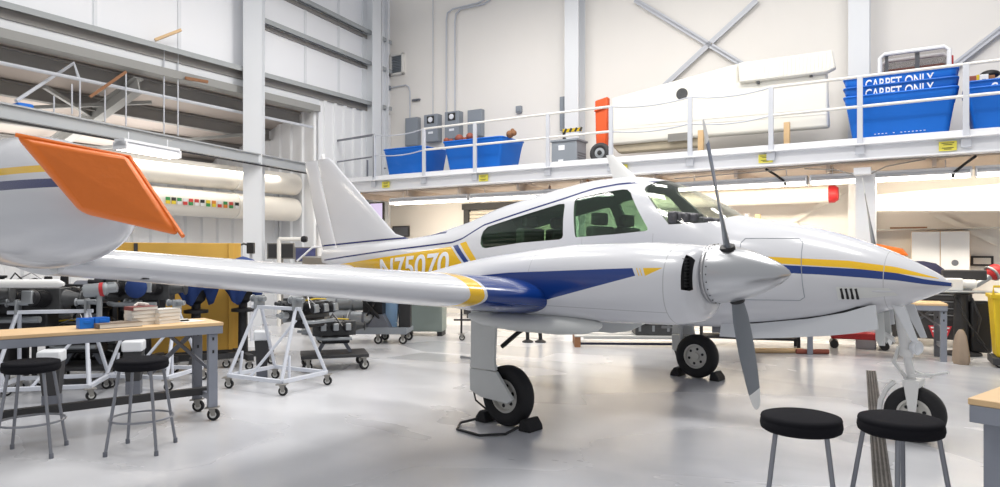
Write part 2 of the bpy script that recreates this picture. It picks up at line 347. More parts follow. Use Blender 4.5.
# mezzanine
MX0, MX1 = XL+.05, 8.0
mb = MB(); mb.box(((MX0+MX1)/2, BW/2, 3.44), (MX1-MX0, BW, .14)); struct('mezzanine_deck', mb, 'deck_grey', smooth=0)
mb = MB(); mb.box(((MX0+MX1)/2, -.02, 3.48), (MX1-MX0, .05, .12)); mb.box(((MX0+MX1)/2, -.01, 3.30), (MX1-MX0, .03, .30))
mb.box(((MX0+MX1)/2, -.08, 3.42), (MX1-MX0, .14, .025)); mb.box(((MX0+MX1)/2, -.08, 3.17), (MX1-MX0, .16, .03)); trim(mb, 'mezz_white', .006)
mb = MB(); mb.box(((MX0+MX1)/2, BW/2+.05, 3.16), (MX1-MX0, BW-.12, .04)); struct('ceiling_mezzanine', mb, 'soffit', smooth=0)
x = MX0+.8
while x < MX1:
    mb = MB(); mb.bar((x, .05, 3.07), (x, BW, 3.07), .06, .14); trim(mb, 'soffit', smooth=0); x += 1.55

# ------------------------------------------------------------------ mezzanine railing
t = bthing('railing', 'white steel railing with posts along the mezzanine edge', 'railing', 0, -.06, 3.5)
posts = [bx(p, -.06) for p in (374, 424, 475, 548, 611, 690, 771, 860, 966)]+[2.9]
for i, x in enumerate(posts):
    mb = MB(); mb.box((x, 0, .42), (.085, .05, 1.30)); mb.box((x, -.02, -.16), (.14, .03, .16)); mb.build('post', 'rail', t, .005)
for z, nm in ((1.06, 'top_rail'), (.56, 'middle_rail')):
    for seg in ((1, 4), (4, 9)):
        pass
    mb = MB(); mb.tube([(posts[1], 0, z), (posts[4], 0, z)], .026, 8); mb.build(nm, 'rail_cream', t)
    mb = MB(); mb.tube([(posts[6], 0, z), (posts[9], 0, z)], .026, 8); mb.build(nm, 'rail_cream', t)
    for a, b_ in ((4, 5), (5, 6), (0, 1)):
        mb = MB(); P0 = Vector((posts[a], 0, z)); P1 = Vector((posts[b_], 0, z)); mb.tube([P0.lerp(P1, f)-Vector((0, 0, .07*4*f*(1-f))) for f in [i/10 for i in range(11)]], .014, 6); mb.build('chain', 'rail', t)
x0 = bx(334, .3)
mb = MB(); mb.tube([(x0, .2, -.02), (x0, .2, 1.06), (posts[0], 0, 1.06), (posts[0], 0, 0)], .035, 8); mb.tube([(x0, .2, .5), (posts[0], 0, .52)], .02, 8); mb.build('end_gate', 'stool_grey', t)
mb = MB(); mb.tube([(x0, .2, .5), (x0+.1, 1.5, .5), (x0+.6, 1.9, .5)], .02, 8); mb.tube([((x0+posts[0])/2+.1, .6, 0), ((x0+posts[0])/2+.1, .6, .56)], .025, 8); mb.build('end_gate_brace', 'stool_grey', t)
# yellow capacity plates on the edge beam
ps = [(382, 'yellow capacity plate on mezzanine beam nearest the tail fin'), (480, 'yellow capacity plate on mezzanine beam below the left blue tubs'), (619, 'yellow capacity plate on mezzanine beam beside the roof antenna'),
      (764, 'yellow capacity plate on mezzanine beam below the cream wing end'), (948, 'yellow capacity plate on mezzanine beam below the stacked tubs')]
for px, lb in ps:
    t = bthing('capacity_plate', lb, 'sign', bx(px, -.2), -.06, 3.30, 0, 'yellow plates on the mezzanine beam')
    mb = MB(); mb.box((0, 0, 0), (.24, .012, .15)); mb.build('plate', 'yellow_label', t)
    mb = MB()
    for z, wd in ((.045, .17), (.02, .12), (-.03, .16), (-.05, .1)): mb.box((0, -.008, z), (wd, .004, .009))
    mb.build('printing', 'ink', t)

# ------------------------------------------------------------------ fluorescent fixtures
def fixture(t, L):
    mb = MB(); mb.prism([(-.13, .02), (.13, .02), (.05, .10), (-.05, .10)], -L/2, L/2, 'yz'); mb.box((0, 0, .11), (L, .2, .04)); mb.build('housing', 'mezz_white', t)
    for y in (-.075, .075):
        mb = MB(); mb.cyl((-L/2+.03, y, -.012), (L/2-.03, y, -.012), .024, 10); mb.build('tube', 'tube_glow', t)
    for s in (-1, 1): mb = MB(); mb.tube([(s*L*.35, 0, .12), (s*L*.35, 0, .26)], .008, 6); mb.build('suspension_rod', 'mezz_white', t); mb = MB(); mb.box((s*(L/2-.015), 0, .03), (.03, .26, .12)); mb.build('end_cap', 'mezz_white', t)
xs = [bx(390, .3)+.05]; seg = 2.42
names = ['leftmost', 'second from the left', 'third from the left', 'fourth from the left', 'fifth from the left', 'sixth from the left', 'rightmost']
n = 0; xx = xs[0]
while xx < 3.4:
    t = bthing('fluorescent_fixture', 'long fluorescent fixture under the mezzanine, '+names[min(n, 6)]+' in the row', 'light', xx+seg/2, .3, 2.86, 0, 'fluorescent fixtures under the mezzanine'); fixture(t, seg-.04)
    a = area('fixture_lamp_%d' % n, bp(xx+seg/2, .3, 2.80), seg-.1, .2, 58, (.75, 0, BROT), (1, .86, .66)); n += 1; xx += seg
P = Vector((-5.55, 10.9, 3.20)); t = thing('fluorescent_fixture', 'short fluorescent fixture hung under the left loft beam above the orange pad', 'light', P, math.atan2((Lb-La).y, (Lb-La).x))
fixture(t, 1.1); area('fixture_lamp_left', P-Vector((0, 0, .06)), 1.0, .2, 10, (0, 0, math.atan2((Lb-La).y, (Lb-La).x)), (1, .9, .78))

# ------------------------------------------------------------------ loft rail, rods, ducts and pennants on the left
mb = MB(); mb.tube([(XL, -12.5, 4.78), (XL, -.75, 4.78)], .035, 8); place(tag(mb.build('guard_pipe', 'rail'), 'long pale guard pipe running across the open loft', 'pipe'), BA, BROT)
for i, (px, py0, py1) in enumerate(((54, 96, 112), (72, 84, 114), (80, 80, 118), (105, 90, 122), (126, 72, 126), (164, 45, 134), (178, 48, 136))):
    q = bx(px, 0); 
    # y position along the left wall at x = XL+.05
    kx = (px-500)/FPX; X = XL+.05; y = (kx*(BA.y+X*BEX.y)-(BA.x+X*BEX.x))/(BEY.x-kx*BEY.y); P = bp(X, y)
    z0 = CAM_H+(253.6-py1)*P.y/FPX; z1 = CAM_H+(253.6-py0)*P.y/FPX
    mb = MB(); mb.tube([(0, 0, 0), (0, 0, z1-z0)], .014, 6); place(tag(mb.build('hanger_rod', 'rail'), 'thin vertical hanger rod in front of the open loft', 'rod', 'hanger rods of the loft'), bp(X, y, z0))
def onwall(px, py, X):
    kx = (px-500)/FPX; y = (kx*(BA.y+X*BEX.y)-(BA.x+X*BEX.x))/(BEY.x-kx*BEY.y); P = bp(X, y); return bp(X, y, CAM_H+(253.6-py)*P.y/FPX)
for (a, b_, lb) in (((155, 40), (181, 30), 'short tan wooden strut sticking out under the insulated wall'), ((90, 97), (126, 72), 'rusty brown strut crossing the loft opening on the left'), ((185, 78), (208, 82), 'rusty brown bracket under the lean-to roof near the column')):
    mb = MB(); mb.bar(onwall(a[0], a[1], XL+.15), onwall(b_[0], b_[1], XL+.35), .09, .05); tag(mb.build('strut', 'brown' if 'rusty' in lb else 'wood'), lb, 'strut')
mb = MB(); p = [onwall(16, 101, XL+.2), onwall(54, 76, XL-.3), onwall(74, 63, XL), onwall(79, 79, XL)]
mb.tube(p, .03, 8); tag(mb.build('pipe_bracket', 'rail'), 'bent pale pipe brace on the loft guard pipe', 'brace')
for z, r, y1, lb in ((2.72, .30, -.75, 'lower long cream duct with pennants along the left wall'), (3.36, .28, -.72, 'upper long cream duct under the left loft beam')):
    t = bthing('duct', lb, 'duct', XL-.62, 0, z)
    mb = MB(); mb.lathe([(.02, 0), (r*.7, .01), (r*.95, .05), (r, .12), (r, 14)], frame((0, y1, 0), (0, -1, 0)), 28); mb.build('shell', 'duct', t)
    for y in (-2.6, -5.0, -7.4): mb = MB(); mb.lathe([(r+.012, 0), (r+.012, .05)], frame((0, y, 0), (0, -1, 0)), 28); mb.build('joint_band', 'rail_cream', t)
# row of small national pennants stuck on the lower duct
cols = [('flag_green', 'flag_yellow'), ('flag_black', 'flag_yellow'), ('flag_green', 'flag_white'), ('flag_white', 'flag_red'), ('flag_red', 'flag_green'), ('flag_red', 'flag_white'), ('flag_black', 'flag_white'), ('flag_yellow', 'flag_green'), ('flag_orange', 'flag_yellow'), ('flag_white', 'flag_red'), ('flag_green', 'flag_orange'), ('flag_red', 'flag_green'), ('flag_black', 'flag_white')]
lbs = ['green and yellow pennant, leftmost on the duct', 'black and yellow pennant next to the leftmost on the duct', 'green and white pennant on the duct', 'white over red pennant left of the red and green one', 'red over green pennant in the middle of the row', 'red over white pennant on the duct', 'black over white pennant in the middle of the duct row', 'yellow over green pennant on the duct', 'orange over yellow pennant on the duct', 'white over red pennant right of the orange one', 'green over orange pennant on the duct', 'red over green pennant near the end of the row', 'black over white pennant at the right end of the row']
for i, (c, lb) in enumerate(zip(cols, lbs)):
    px = 168+i*5.75; W = onwall(px, 200+i*.45, XL-.30); t = thing('pennant', lb, 'flag', W, math.atan2(BEX.y, BEX.x), 'small pennants on the left duct')
    mb = MB(); mb.box((0, 0, .03), (.012, .095, .07)); mb.build('upper_field', c[0], t)
    mb = MB(); mb.box((0, 0, -.04), (.012, .095, .07)); mb.build('lower_field', c[1], t)
W = onwall(22, 107, XL+.1); mb = MB(); mb.box((0, 0, 0), (.3, .25, .1)); place(tag(mb.build('blue_case', 'blue_bin', None, .03), 'small blue case on the loft edge at the left', 'case'), W, BROT)

area('loft_fill_0', bp(XL-3.2, -4.5, 3.7), 3.5, 4, 120, (PI, 0, BROT)); area('loft_fill_1', bp(XL-3.2, -10, 3.7), 3.5, 4, 120, (PI, 0, BROT))  # added fill lights facing up, no fixtures here; they brighten the loft roof
area('lower_left_lamp', bp(XL-.35, -3.5, 3.5), .3, 4, 45, (0, 0, BROT), (1, .93, .82))
# ------------------------------------------------------------------ the twin-engined aeroplane (x forward, y to its left, z up)
plane = thing('airplane', 'white twin-engined propeller airplane with navy and gold stripes parked on the floor', 'airplane', (1.36, 7.74, 0), math.radians(-42))
ST = np.array([(-5.85,1.66,1.44,.035,1.55,2.2),(-5.0,1.74,1.33,.15,1.52,2.2),(-4.0,1.79,1.21,.26,1.5,2.3),(-3.0,1.875,1.09,.38,1.47,2.4),(-2.57,1.965,1.04,.43,1.45,2.4),
(-2.19,2.045,1.0,.48,1.43,2.4),(-1.71,2.19,.95,.53,1.42,2.4),(-1.07,2.31,.89,.58,1.40,2.5),(-.69,2.38,.87,.60,1.40,2.5),(-.18,2.44,.85,.61,1.40,2.6),(.14,2.445,.84,.61,1.40,2.6),
(.65,2.36,.85,.60,1.40,2.6),(.98,2.21,.86,.585,1.39,2.5),(1.19,2.1,.87,.57,1.39,2.5),(1.38,1.985,.885,.55,1.38,2.4),(1.6,1.93,.91,.525,1.38,2.4),(1.87,1.885,.94,.49,1.37,2.3),(2.19,1.81,.98,.435,1.37,2.2),(2.46,1.72,1.04,.37,1.37,2.2),(2.73,1.61,1.13,.285,1.36,2.1),(2.91,1.515,1.205,.21,1.35,2.0),(3.06,1.425,1.275,.11,1.345,2.0),(3.14,1.36,1.325,.02,1.342,2.0)])
def pchip(xs, ys, x):
    h = np.diff(xs); d = np.diff(ys)/h; m = np.zeros(len(xs)); m[0] = d[0]; m[-1] = d[-1]
    for i in range(1, len(xs)-1):
        if d[i-1]*d[i] > 0: w1 = 2*h[i]+h[i-1]; w2 = h[i]+2*h[i-1]; m[i] = (w1+w2)/(w1/d[i-1]+w2/d[i])
    i = int(np.clip(np.searchsorted(xs, x)-1, 0, len(h)-1)); t = (x-xs[i])/h[i]
    return (2*t**3-3*t**2+1)*ys[i]+(t**3-2*t**2+t)*h[i]*m[i]+(-2*t**3+3*t**2)*ys[i+1]+(t**3-t**2)*h[i]*m[i+1]
def sec(x, S=ST): return [float(pchip(S[:, 0], S[:, k], x)) for k in range(1, S.shape[1])]
def hw(x, z):
    zt, zb, w_, zc, n = sec(min(max(x, -5.84), 3.13)); q = (z-zc)/((zt-zc) if z > zc else (zc-zb))
    return w_*max(0, 1-abs(q)**n)**(1/n)
def ring(x, yc, zt, zb, w_, zc, n, N=56):
    out = []
    for k in range(N):
        a = 2*PI*k/N; c, s_ = math.cos(a), math.sin(a)
        y = w_*math.copysign(abs(c)**(2/n), c); z = zc+((zt-zc) if s_ > 0 else (zc-zb))*math.copysign(abs(s_)**(2/n), s_)
        out.append((x, yc+y, z))
    return out
def floft(xs, d=0, zb_min=None):
    mb = MB(); rs = []
    for x in xs:
        zt, zb, w_, zc, n = sec(x); zb = zb+d
        if zb_min: zb = max(zb, zb_min)
        rs.append(ring(x, 0, zt-d, zb, max(.004, w_-d), zc, n))
    mb.rings(rs); return mb
XS = list(np.linspace(-5.85, -2, 26))+list(np.linspace(-1.9, 1.6, 40))+list(np.linspace(1.65, 3.14, 34))
WIN1 = [(-1.60, 1.665), (-1.665, 1.68), (-1.70, 1.72), (-1.71, 1.80), (-1.69, 1.88), (-1.63, 1.93), (-1.2, 2.02), (-.52, 2.155), (-.44, 2.155), (-.42, 2.12), (-.375, 1.80), (-.385, 1.77), (-.42, 1.755), (-1.0, 1.725)]
WIN2 = [(-.20, 1.775), (-.215, 1.80), (-.30, 2.17), (-.29, 2.20), (-.25, 2.215), (0.0, 2.25), (.27, 2.275), (.33, 2.27), (.38, 2.235), (.655, 1.86), (.66, 1.835), (.63, 1.825), (.3, 1.80)]
WSH = [(.87, 1.885), (.855, 1.905), (.52, 2.255), (.515, 2.29), (.54, 2.32), (.64, 2.40), (.68, 2.48), (1.6, 2.48), (1.43, 1.985), (1.36, 1.945), (1.28, 1.905), (1.2, 1.895)]
# livery
fp = mat('fuselage_paint', WHITEP, .22, coat=.4); q = NT(fp)
gold = mx_or(q, [q.band([(1.3, 1.525, 1.58), (1.78, 1.52, 1.575), (2.45, 1.48, 1.54), (2.78, 1.44, 1.49), (2.91, 1.42, 1.45), (3.06, 1.395, 1.40)]),
    q.poly([(-5.7, 1.385), (-2.29, 1.692), (-1.78, 1.27), (-5.7, 1.05)]), q.poly([(-2.11, 1.73), (-1.99, 1.755), (-1.50, 1.28), (-1.61, 1.28)])])
navy = mx_or(q, [q.band([(1.3, 1.435, 1.505), (1.95, 1.43, 1.50), (2.25, 1.42, 1.485), (2.54, 1.40, 1.47), (2.79, 1.38, 1.44), (2.98, 1.35, 1.39), (3.15, 1.33, 1.36)]),
    q.poly([(-2.25, 1.70), (-2.15, 1.715), (-1.64, 1.28), (-1.74, 1.28)])])
L2 = [(-5.75, 1.49), (-3.75, 1.65), (-2.29, 1.745), (-2.09, 1.79), (-1.72, 1.955), (-1.11, 2.085), (-.44, 2.225), (-.09, 2.31), (.18, 2.34), (.42, 2.35), (.66, 2.345)]
L1 = [(-5.95, 1.725), (-4.32, 1.805), (-2.85, 1.87), (-2.54, 1.885)]
lines = mx_or(q, [q.band([(x, z-.012, z+.012) for x, z in L2]), q.band([(x, z-.014, z+.014) for x, z in L1])])
seams = mx_or(q, [q.band([(2.70, 1.0, 2.0), (2.706, 1.0, 2.0)]), q.band([(-.12, .9, 1.76), (-.115, .9, 1.76)]), q.band([(.72, .9, 1.8), (.726, .9, 1.8)])])
q.paint([(gold, GOLD), (navy, NAVY), (lines, DNAVY), (seams, (.45, .46, .48))], WHITEP)

outer = floft(XS).mesh('outer'); outer.materials.append(fp)
cav = floft(list(np.linspace(-1.85, 1.55, 36)), .035, 1.22).mesh('cav'); cav.materials.append(MATS['cabin_int'])
shell = boolean(outer, cav, 'DIFFERENCE')
for poly in (WIN1, WIN2, WSH):
    c = MB(); c.prism(poly, -1.2, 1.2); cm = c.mesh('cut'); cm.materials.append(MATS['cabin_int']); shell = boolean(shell, cm, 'DIFFERENCE')
shell.name = 'fuselage'
fus = bpy.data.objects.new('fuselage', shell); COL.objects.link(fus); fus.parent = plane
for p in shell.polygons: p.use_smooth = True
shell.set_sharp_from_angle(angle=math.radians(28))
def skin(): 
    a = floft(list(np.linspace(-1.95, 1.7, 50)), .006).mesh('s1'); b_ = floft(list(np.linspace(-2.05, 1.8, 50)), .016).mesh('s2'); return boolean(a, b_, 'DIFFERENCE')
def pane(name, poly, y0, y1, m):
    c = MB(); cx = sum(p[0] for p in poly)/len(poly); cz = sum(p[1] for p in poly)/len(poly)
    c.prism([(cx+(x-cx)*1.0, cz+(z-cz)*1.0) for x, z in poly], y0, y1); me = boolean(skin(), c.mesh('c'), 'INTERSECT'); me.name = name
    return finish(name, me, m, plane, 0, 25)
for y0, y1 in ((-1.2, -.05), (.05, 1.2)):
    pane('cabin_window', WIN1, y0, y1, 'cabin_glass'); pane('cabin_window', WIN2, y0, y1, 'cabin_glass')
pane('windshield', WSH, -1.2, 1.2, 'windshield_glass')
# cabin fittings
mb = MB(); mb.box((1.18, 0, 1.80), (.30, .74, .13)); mb.build('instrument_coaming', 'black', plane, .03)
for x, y in ((.15, -.28), (.15, .28), (-.85, -.28), (-.85, .28)):
    st = MB(); st.box((x, y, 1.42), (.46, .44, .16)); st.box((x-.24, y, 1.68), (.12, .42, .44)); s_ = st.build('cabin_seat', 'seat_tan', plane, .03)
    hr = MB(); hr.box((x-.25, y, 1.98), (.09, .24, .14)); hr.build('headrest', 'seat_tan', s_, .03)
mb = MB(); rnd = random.Random(3)
for i in range(7): mb.box((.90+.06*i, -.43+.02*i+rnd.uniform(-.015, .015), 1.95+rnd.uniform(-.02, .02)-.008*i), (.10, .16, .13-.012*i), None, rnd.uniform(-.5, .5))
mb.build('folded_sunshade', 'sunshade', plane, .02)
# registration on the gold tail band
tm = text_mesh('N75070', 1.0, .12, .012); xs_ = [v.co.x for v in tm.vertices]; ys_ = [v.co.y for v in tm.vertices]; W0 = max(xs_)-min(xs_); x00 = min(xs_); H0 = max(ys_)
bm = bmesh.new(); bm.from_mesh(tm); bmesh.ops.subdivide_edges(bm, edges=[e for e in bm.edges if e.calc_length() > .15], cuts=3); bmesh.ops.triangulate(bm, faces=bm.faces); bm.to_mesh(tm); bm.free()
for v in tm.vertices:
    u = (v.co.x-x00)/W0; h = v.co.y/H0; x = -4.02+1.72*u; z = 1.20+.115*u+.315*h
    v.co = (x, -(hw(x, z)+.003+v.co.z), z)
finish('registration', tm, 'white_ink', plane, 0, 0)
# fin, rudder, tail planes
def slab_fin(prof, t0=.05):     # vertical surface from a list of (z, x_front, x_back, thickness)
    mb = MB(); rs = []
    for z, xf, xb, tk in prof:
        c = xf-xb; r = []
        for i in range(28):
            a = 2*PI*i/28; u = .5+.5*math.cos(a); yy = tk*.5*math.sin(a)*(1.35*math.sqrt(max(0, u if u < 1 else 1))*(1.02-.55*(1-u)) if True else 1)
            r.append((xb+c*u, tk*.36*math.sin(a)*(.55+.45*u), z))
        rs.append(r)
    mb.rings(rs); return mb
slab_fin([(1.55, -3.2, -5.40, .14), (1.80, -3.55, -5.50, .14), (1.90, -3.95, -5.54, .135), (2.2, -4.35, -5.66, .125), (2.7, -5.0, -5.85, .105), (3.1, -5.52, -6.0, .08), (3.16, -5.60, -6.0, .07), (3.20, -5.70, -6.0, .03)]).build('fin', fp, plane)
slab_fin([(1.45, -5.40, -5.75, .08), (1.90, -5.545, -5.96, .075), (2.5, -5.785, -6.19, .07), (3.10, -6.005, -6.38, .06), (3.16, -6.01, -6.39, .05), (3.19, -6.02, -6.36, .02)]).build('rudder', fp, plane)
mb = MB(); mb.lathe([(.03, 0), (.03, .03), (.025, .07), (.005, .09)], T(-5.85, 0, 3.19), 12); mb.build('tail_beacon', 'flag_white', plane)
def hsurf(st, name, m, s, sub=None):   # st: (y, xLE, xTE, zmid, thickness)
    mb = MB(); rs = []
    for y, xl, xt, z, tk in st:
        r = []
        for i in range(40):
            a = 2*PI*i/40; u = .5*(1-math.cos(a)); sg = 1 if a < PI else -1
            th = 2.97*math.sqrt(max(u, 0))-1.26*u-3.516*u*u+2.843*u**3-1.036*u**4
            yy = tk*.5*th*1.0*sg*(1.24 if sg > 0 else .85); r.append((xl-(xl-xt)*u, s*y, z+yy))
        rs.append(r)
    mb.rings(rs); return mb.build(name, m, plane, 0, 40)
for s in (-1, 1):
    hsurf([(.05, -4.75, -5.75, 1.36, .11), (2.45, -5.05, -5.70, 1.40, .06), (2.55, -5.15, -5.68, 1.40, .02)], 'tailplane', 'white_paint', s)
# wings
wp_ = mat('wing_paint', WHITEP, .22, coat=.4); q = NT(wp_); ay = q.m('ABSOLUTE', q.ax(1)); fx = q.m('GREATER_THAN', q.ax(0), .02)
bl = q.m('MULTIPLY', fx, q.m('LESS_THAN', ay, 2.90)); yl = q.m('MULTIPLY', fx, q.m('MULTIPLY', q.m('GREATER_THAN', ay, 2.93), q.m('LESS_THAN', ay, 3.07)))
q.paint([(bl, NAVY), (yl, GOLD)], WHITEP)
WST = [(.45, .75, -1.05, 1.02, .30), (1.6, .78, -1.0, 1.135, .295), (2.3, .74, -.95, 1.225, .285), (2.9, .66, -.90, 1.285, .26), (4.2, .54, -.80, 1.41, .20), (5.3, .46, -.72, 1.525, .155), (5.6, .42, -.70, 1.55, .14)]
for s in (-1, 1):
    wg = hsurf([(y, a, b_, z-(.058*(y-.45) if s > 0 else 0), t_) for y, a, b_, z, t_ in WST], 'wing', wp_, s)
    mb = MB(); mb.box((.36, s*5.22, 1.475-(.28 if s > 0 else 0)), (.05, .03, .02)); mb.build('lamp_lens', 'black', wg)
# tip tanks
tp = mat('tank_paint', WHITEP, .22, coat=.4); q = NT(tp)
q.paint([(q.band([(-2.5, 1.93, 1.955), (-.6, 1.94, 1.98), (1.3, 1.935, 1.965)]), GOLD), (q.band([(-2.5, 1.85, 1.88), (-.6, 1.875, 1.925), (1.3, 1.865, 1.90)]), DNAVY)], WHITEP)
TK = np.array([(-2.3, 1.84, .02), (-2.0, 1.855, .10), (-1.3, 1.875, .23), (-.7, 1.88, .305), (-.1, 1.865, .335), (.3, 1.845, .32), (.65, 1.82, .27), (.95, 1.795, .195), (1.15, 1.78, .11), (1.25, 1.775, .02)])
for s in (-1, 1):
    mb = MB(); rs = []
    for x in np.linspace(-2.3, 1.25, 44):
        zc, r = sec(x, TK); zc -= .30 if s > 0 else 0; rs.append(ring(x, s*5.65, zc+r, zc-r, r*.92, zc, 2.1, 40))
    mb.rings(rs); tk_ = mb.build('tip_tank', tp, plane)
    mb = MB(); dz_ = -.30 if s > 0 else 0; mb.bar((.3, s*5.55, 1.53+dz_), (-.6, s*5.5, 1.55+dz_), .12, .06); mb.build('tank_fillet', 'gear_white', tk_, .02)
# engine nacelles
npnt = mat('nacelle_paint', WHITEP, .24, coat=.4); q = NT(npnt)
nb = q.poly([(-.1, 1.40), (.33, 1.44), (1.53, 1.495), (1.56, 1.44), (.72, 1.225), (.26, 1.12), (-.3, 1.1)]); ng = q.poly([(1.615, 1.497), (1.77, 1.50), (1.64, 1.44)]); nl = mx_or(q, [q.poly([(1.56, 1.495), (1.568, 1.495), (1.595, 1.44), (1.587, 1.44)]), q.poly([(1.585, 1.495), (1.593, 1.495), (1.62, 1.44), (1.612, 1.44)])])
ns = mx_or(q, [q.band([(1.775, 1.0, 1.8), (1.782, 1.0, 1.8)]), q.band([(-.6, 1.178, 1.183), (1.775, 1.178, 1.183)]), q.band([(.55, 1.44, 1.8), (.555, 1.44, 1.8)])])
q.paint([(ns, (.42, .43, .45)), (nb, NAVY), (ng, GOLD), (nl, GOLD)], WHITEP)
NS = np.array([(-1.75, 1.27, 1.22, .05, 1.245, 2.0), (-1.4, 1.33, 1.15, .18, 1.24, 2.2), (-.9, 1.43, 1.10, .27, 1.26, 2.4), (-.3, 1.545, 1.06, .33, 1.30, 2.5), (.1, 1.60, 1.05, .35, 1.33, 2.5), (1.0, 1.68, 1.05, .36, 1.36, 2.5), (1.5, 1.685, 1.065, .36, 1.37, 2.5), (1.75, 1.675, 1.075, .355, 1.38, 2.4), (1.87, 1.665, 1.095, .335, 1.40, 2.3), (1.94, 1.655, 1.13, .295, 1.42, 2.2), (1.975, 1.645, 1.19, .24, 1.43, 2.0)])
for s in (-1, 1):
    yc = s*1.95
    mb = MB(); mb.rings([ring(x, yc, *sec(x, NS)) for x in list(np.linspace(-1.75, 1.7, 36))+list(np.linspace(1.73, 1.975, 14))]); nm = mb.mesh('n'); nm.materials.append(npnt)
    for sd in (-1, 1):     # air inlets each side of the spinner
        c = MB(); c.prism([(yc+sd*.225, 1.36), (yc+sd*.222, 1.55), (yc+sd*.245, 1.60), (yc+sd*.45, 1.60), (yc+sd*.45, 1.38), (yc+sd*.28, 1.34)], 1.90, 1.96, 'yz'); cm = c.mesh('c')
        if True:
            for v in cm.vertices: pass
        cm.materials.append(MATS['black']); nm = boolean(nm, cm, 'DIFFERENCE')
    nm.name = 'nacelle'; no_ = bpy.data.objects.new('nacelle', nm); COL.objects.link(no_); no_.parent = plane
    for p in nm.polygons: p.use_smooth = True
    nm.set_sharp_from_angle(angle=math.radians(30))
    for sd in (-1, 1):
        mb = MB()
        for i in range(9): mb.box((1.90, yc+sd*.25, 1.37+.024*i), (.03, .05, .008))
        mb.box((1.892, yc+sd*.25, 1.46), (.02, .05, .2)); mb.build('cylinder_fins', 'eng_grey', no_)
    mb = MB(); rs = []
    for x, zt, zb, w_ in ((-.3, 1.05, 1.0, .02), (-.1, 1.08, .95, .10), (.3, 1.10, .93, .135), (.75, 1.10, .935, .13), (.98, 1.09, .955, .10), (1.1, 1.07, .985, .06), (1.15, 1.05, 1.02, .01)): rs.append(ring(x, s*2.12, zt, zb, w_, (zt+zb)/2, 2.2, 24))
    mb.rings(rs); mb.build('exhaust_fairing', 'gear_white', plane)
    mb = MB(); mb.tube([(.4, s*1.75, 1.03), (-.1, s*1.75, .98), (-.25, s*1.75, .97)], .045, 10); mb.build('exhaust_stack', 'eng_grey', plane)
    # spinner and two-blade propeller
    hz = 1.455
    mb = MB(); mb.lathe([(.03, -.02), (.20, -.02), (.212, 0), (.210, .06), (.196, .155), (.168, .265), (.125, .375), (.07, .48), (.025, .535), (.002, .55)], frame((1.985, yc, hz), (1, 0, .02)), 48); spn = mb.build('spinner', 'alum', plane)
    mb = MB(); mb.lathe([(.214, 0), (.217, .004), (.217, .018), (.214, .022)], frame((1.985, yc, hz), (1, 0, .02)), 48, False); mb.build('backplate', 'steel_bare', spn)
    mb = MB(); R3 = frame((1.985, yc, hz), (1, 0, .02))
    for i in range(24): a = 2*PI*i/24; mb.ball(R3 @ Vector((.212*math.cos(a), .212*math.sin(a), .045)), .005, 6, 4)
    mb.build('screws', 'black', spn)
    tilt = math.radians(-24 if s < 0 else -33)
    for kk in (0, 1):
        R = Vector((0, math.sin(tilt), math.cos(tilt)))*(1 if kk == 0 else -1); A_ = Vector((1, 0, 0)); Tn = R.cross(A_)*-1; hub = Vector((2.13, yc, hz))
        def brings(rr):
            out = []
            for r in rr:
                ch = float(np.interp(r, [.10, .2, .35, .6, .85, 1.0, 1.07, 1.11, 1.125], [.07, .085, .135, .165, .15, .125, .10, .065, .02])); th = float(np.interp(r, [.1, .2, .35, .6, 1.125], [.07, .05, .03, .018, .005])); be = math.radians(float(np.interp(r, [.1, .3, .6, 1.1], [-42, -32, -21, -14])))
                cd = Tn*math.cos(be)-A_*math.sin(be); nd = A_*math.cos(be)+Tn*math.sin(be)
                out.append([hub+R*r+cd*(ch*.5*math.cos(2*PI*i/20))+nd*(th*.5*math.sin(2*PI*i/20)) for i in range(20)])
            return out
        mb = MB(); mb.rings(brings(list(np.linspace(.10, .97, 24)))); bl_ = mb.build('propeller_blade', 'prop_grey', plane, 0, 60)
        mb = MB(); mb.rings(brings([.97, 1.01, 1.05, 1.09, 1.11, 1.125])); mb.build('blade_tip', 'white_matte', bl_, 0, 60)
        mb = MB(); mb.lathe([(.055, .165), (.052, .215), (.03, .22)], frame(hub, R), 20); mb.build('blade_boot', 'black', spn)
# aerials
mb = MB(); rs = []
for z, x0, x1, tk in ((2.42, -.10, .22, .03), (2.60, -.16, .02, .022), (2.72, -.20, -.11, .012)): rs.append([(x0+(x1-x0)*(.5+.5*math.cos(2*PI*i/16)), tk*math.sin(2*PI*i/16), z) for i in range(16)])
mb.rings(rs); mb.build('roof_antenna', 'white_matte', plane)
mb = MB(); mb.box((-1.15, .0, 2.32), (.12, .1, .03)); mb.build('roof_vent', 'white_matte', plane, .01)
# nose vent and access panel
mb = MB()
for i in range(4): x = 2.40+.036*i; mb.bar((x, -hw(x, 1.30)-.002, 1.305), (x+.012, -hw(x, 1.215)-.002, 1.215), .018, .012)
def scoop(pts, n1, off):
    a, b_, c_, d_ = pts; m_ = MB(); vs_ = []; N_ = 8
    for i in range(n1+1):
        for j in range(N_+1):
            f, g = i/n1, j/N_; x = (a[0]+(b_[0]-a[0])*f)*(1-g)+(d_[0]+(c_[0]-d_[0])*f)*g; z = (a[1]+(b_[1]-a[1])*f)*(1-g)+(d_[1]+(c_[1]-d_[1])*f)*g; vs_.append((x, -hw(x, z)-off, z))
    return m_.add(vs_, [(i*(N_+1)+j, (i+1)*(N_+1)+j, (i+1)*(N_+1)+j+1, i*(N_+1)+j+1) for i in range(n1) for j in range(N_)])
mb.build('nose_louvre', 'eng_dark', plane)
scoop([(2.375, 1.205), (2.80, 1.255), (2.74, 1.315), (2.365, 1.318)], 14, .0015).build('louvre_shade', 'gear_white', plane)  # flat patch on the skin, toned as the shading of a recessed scoop
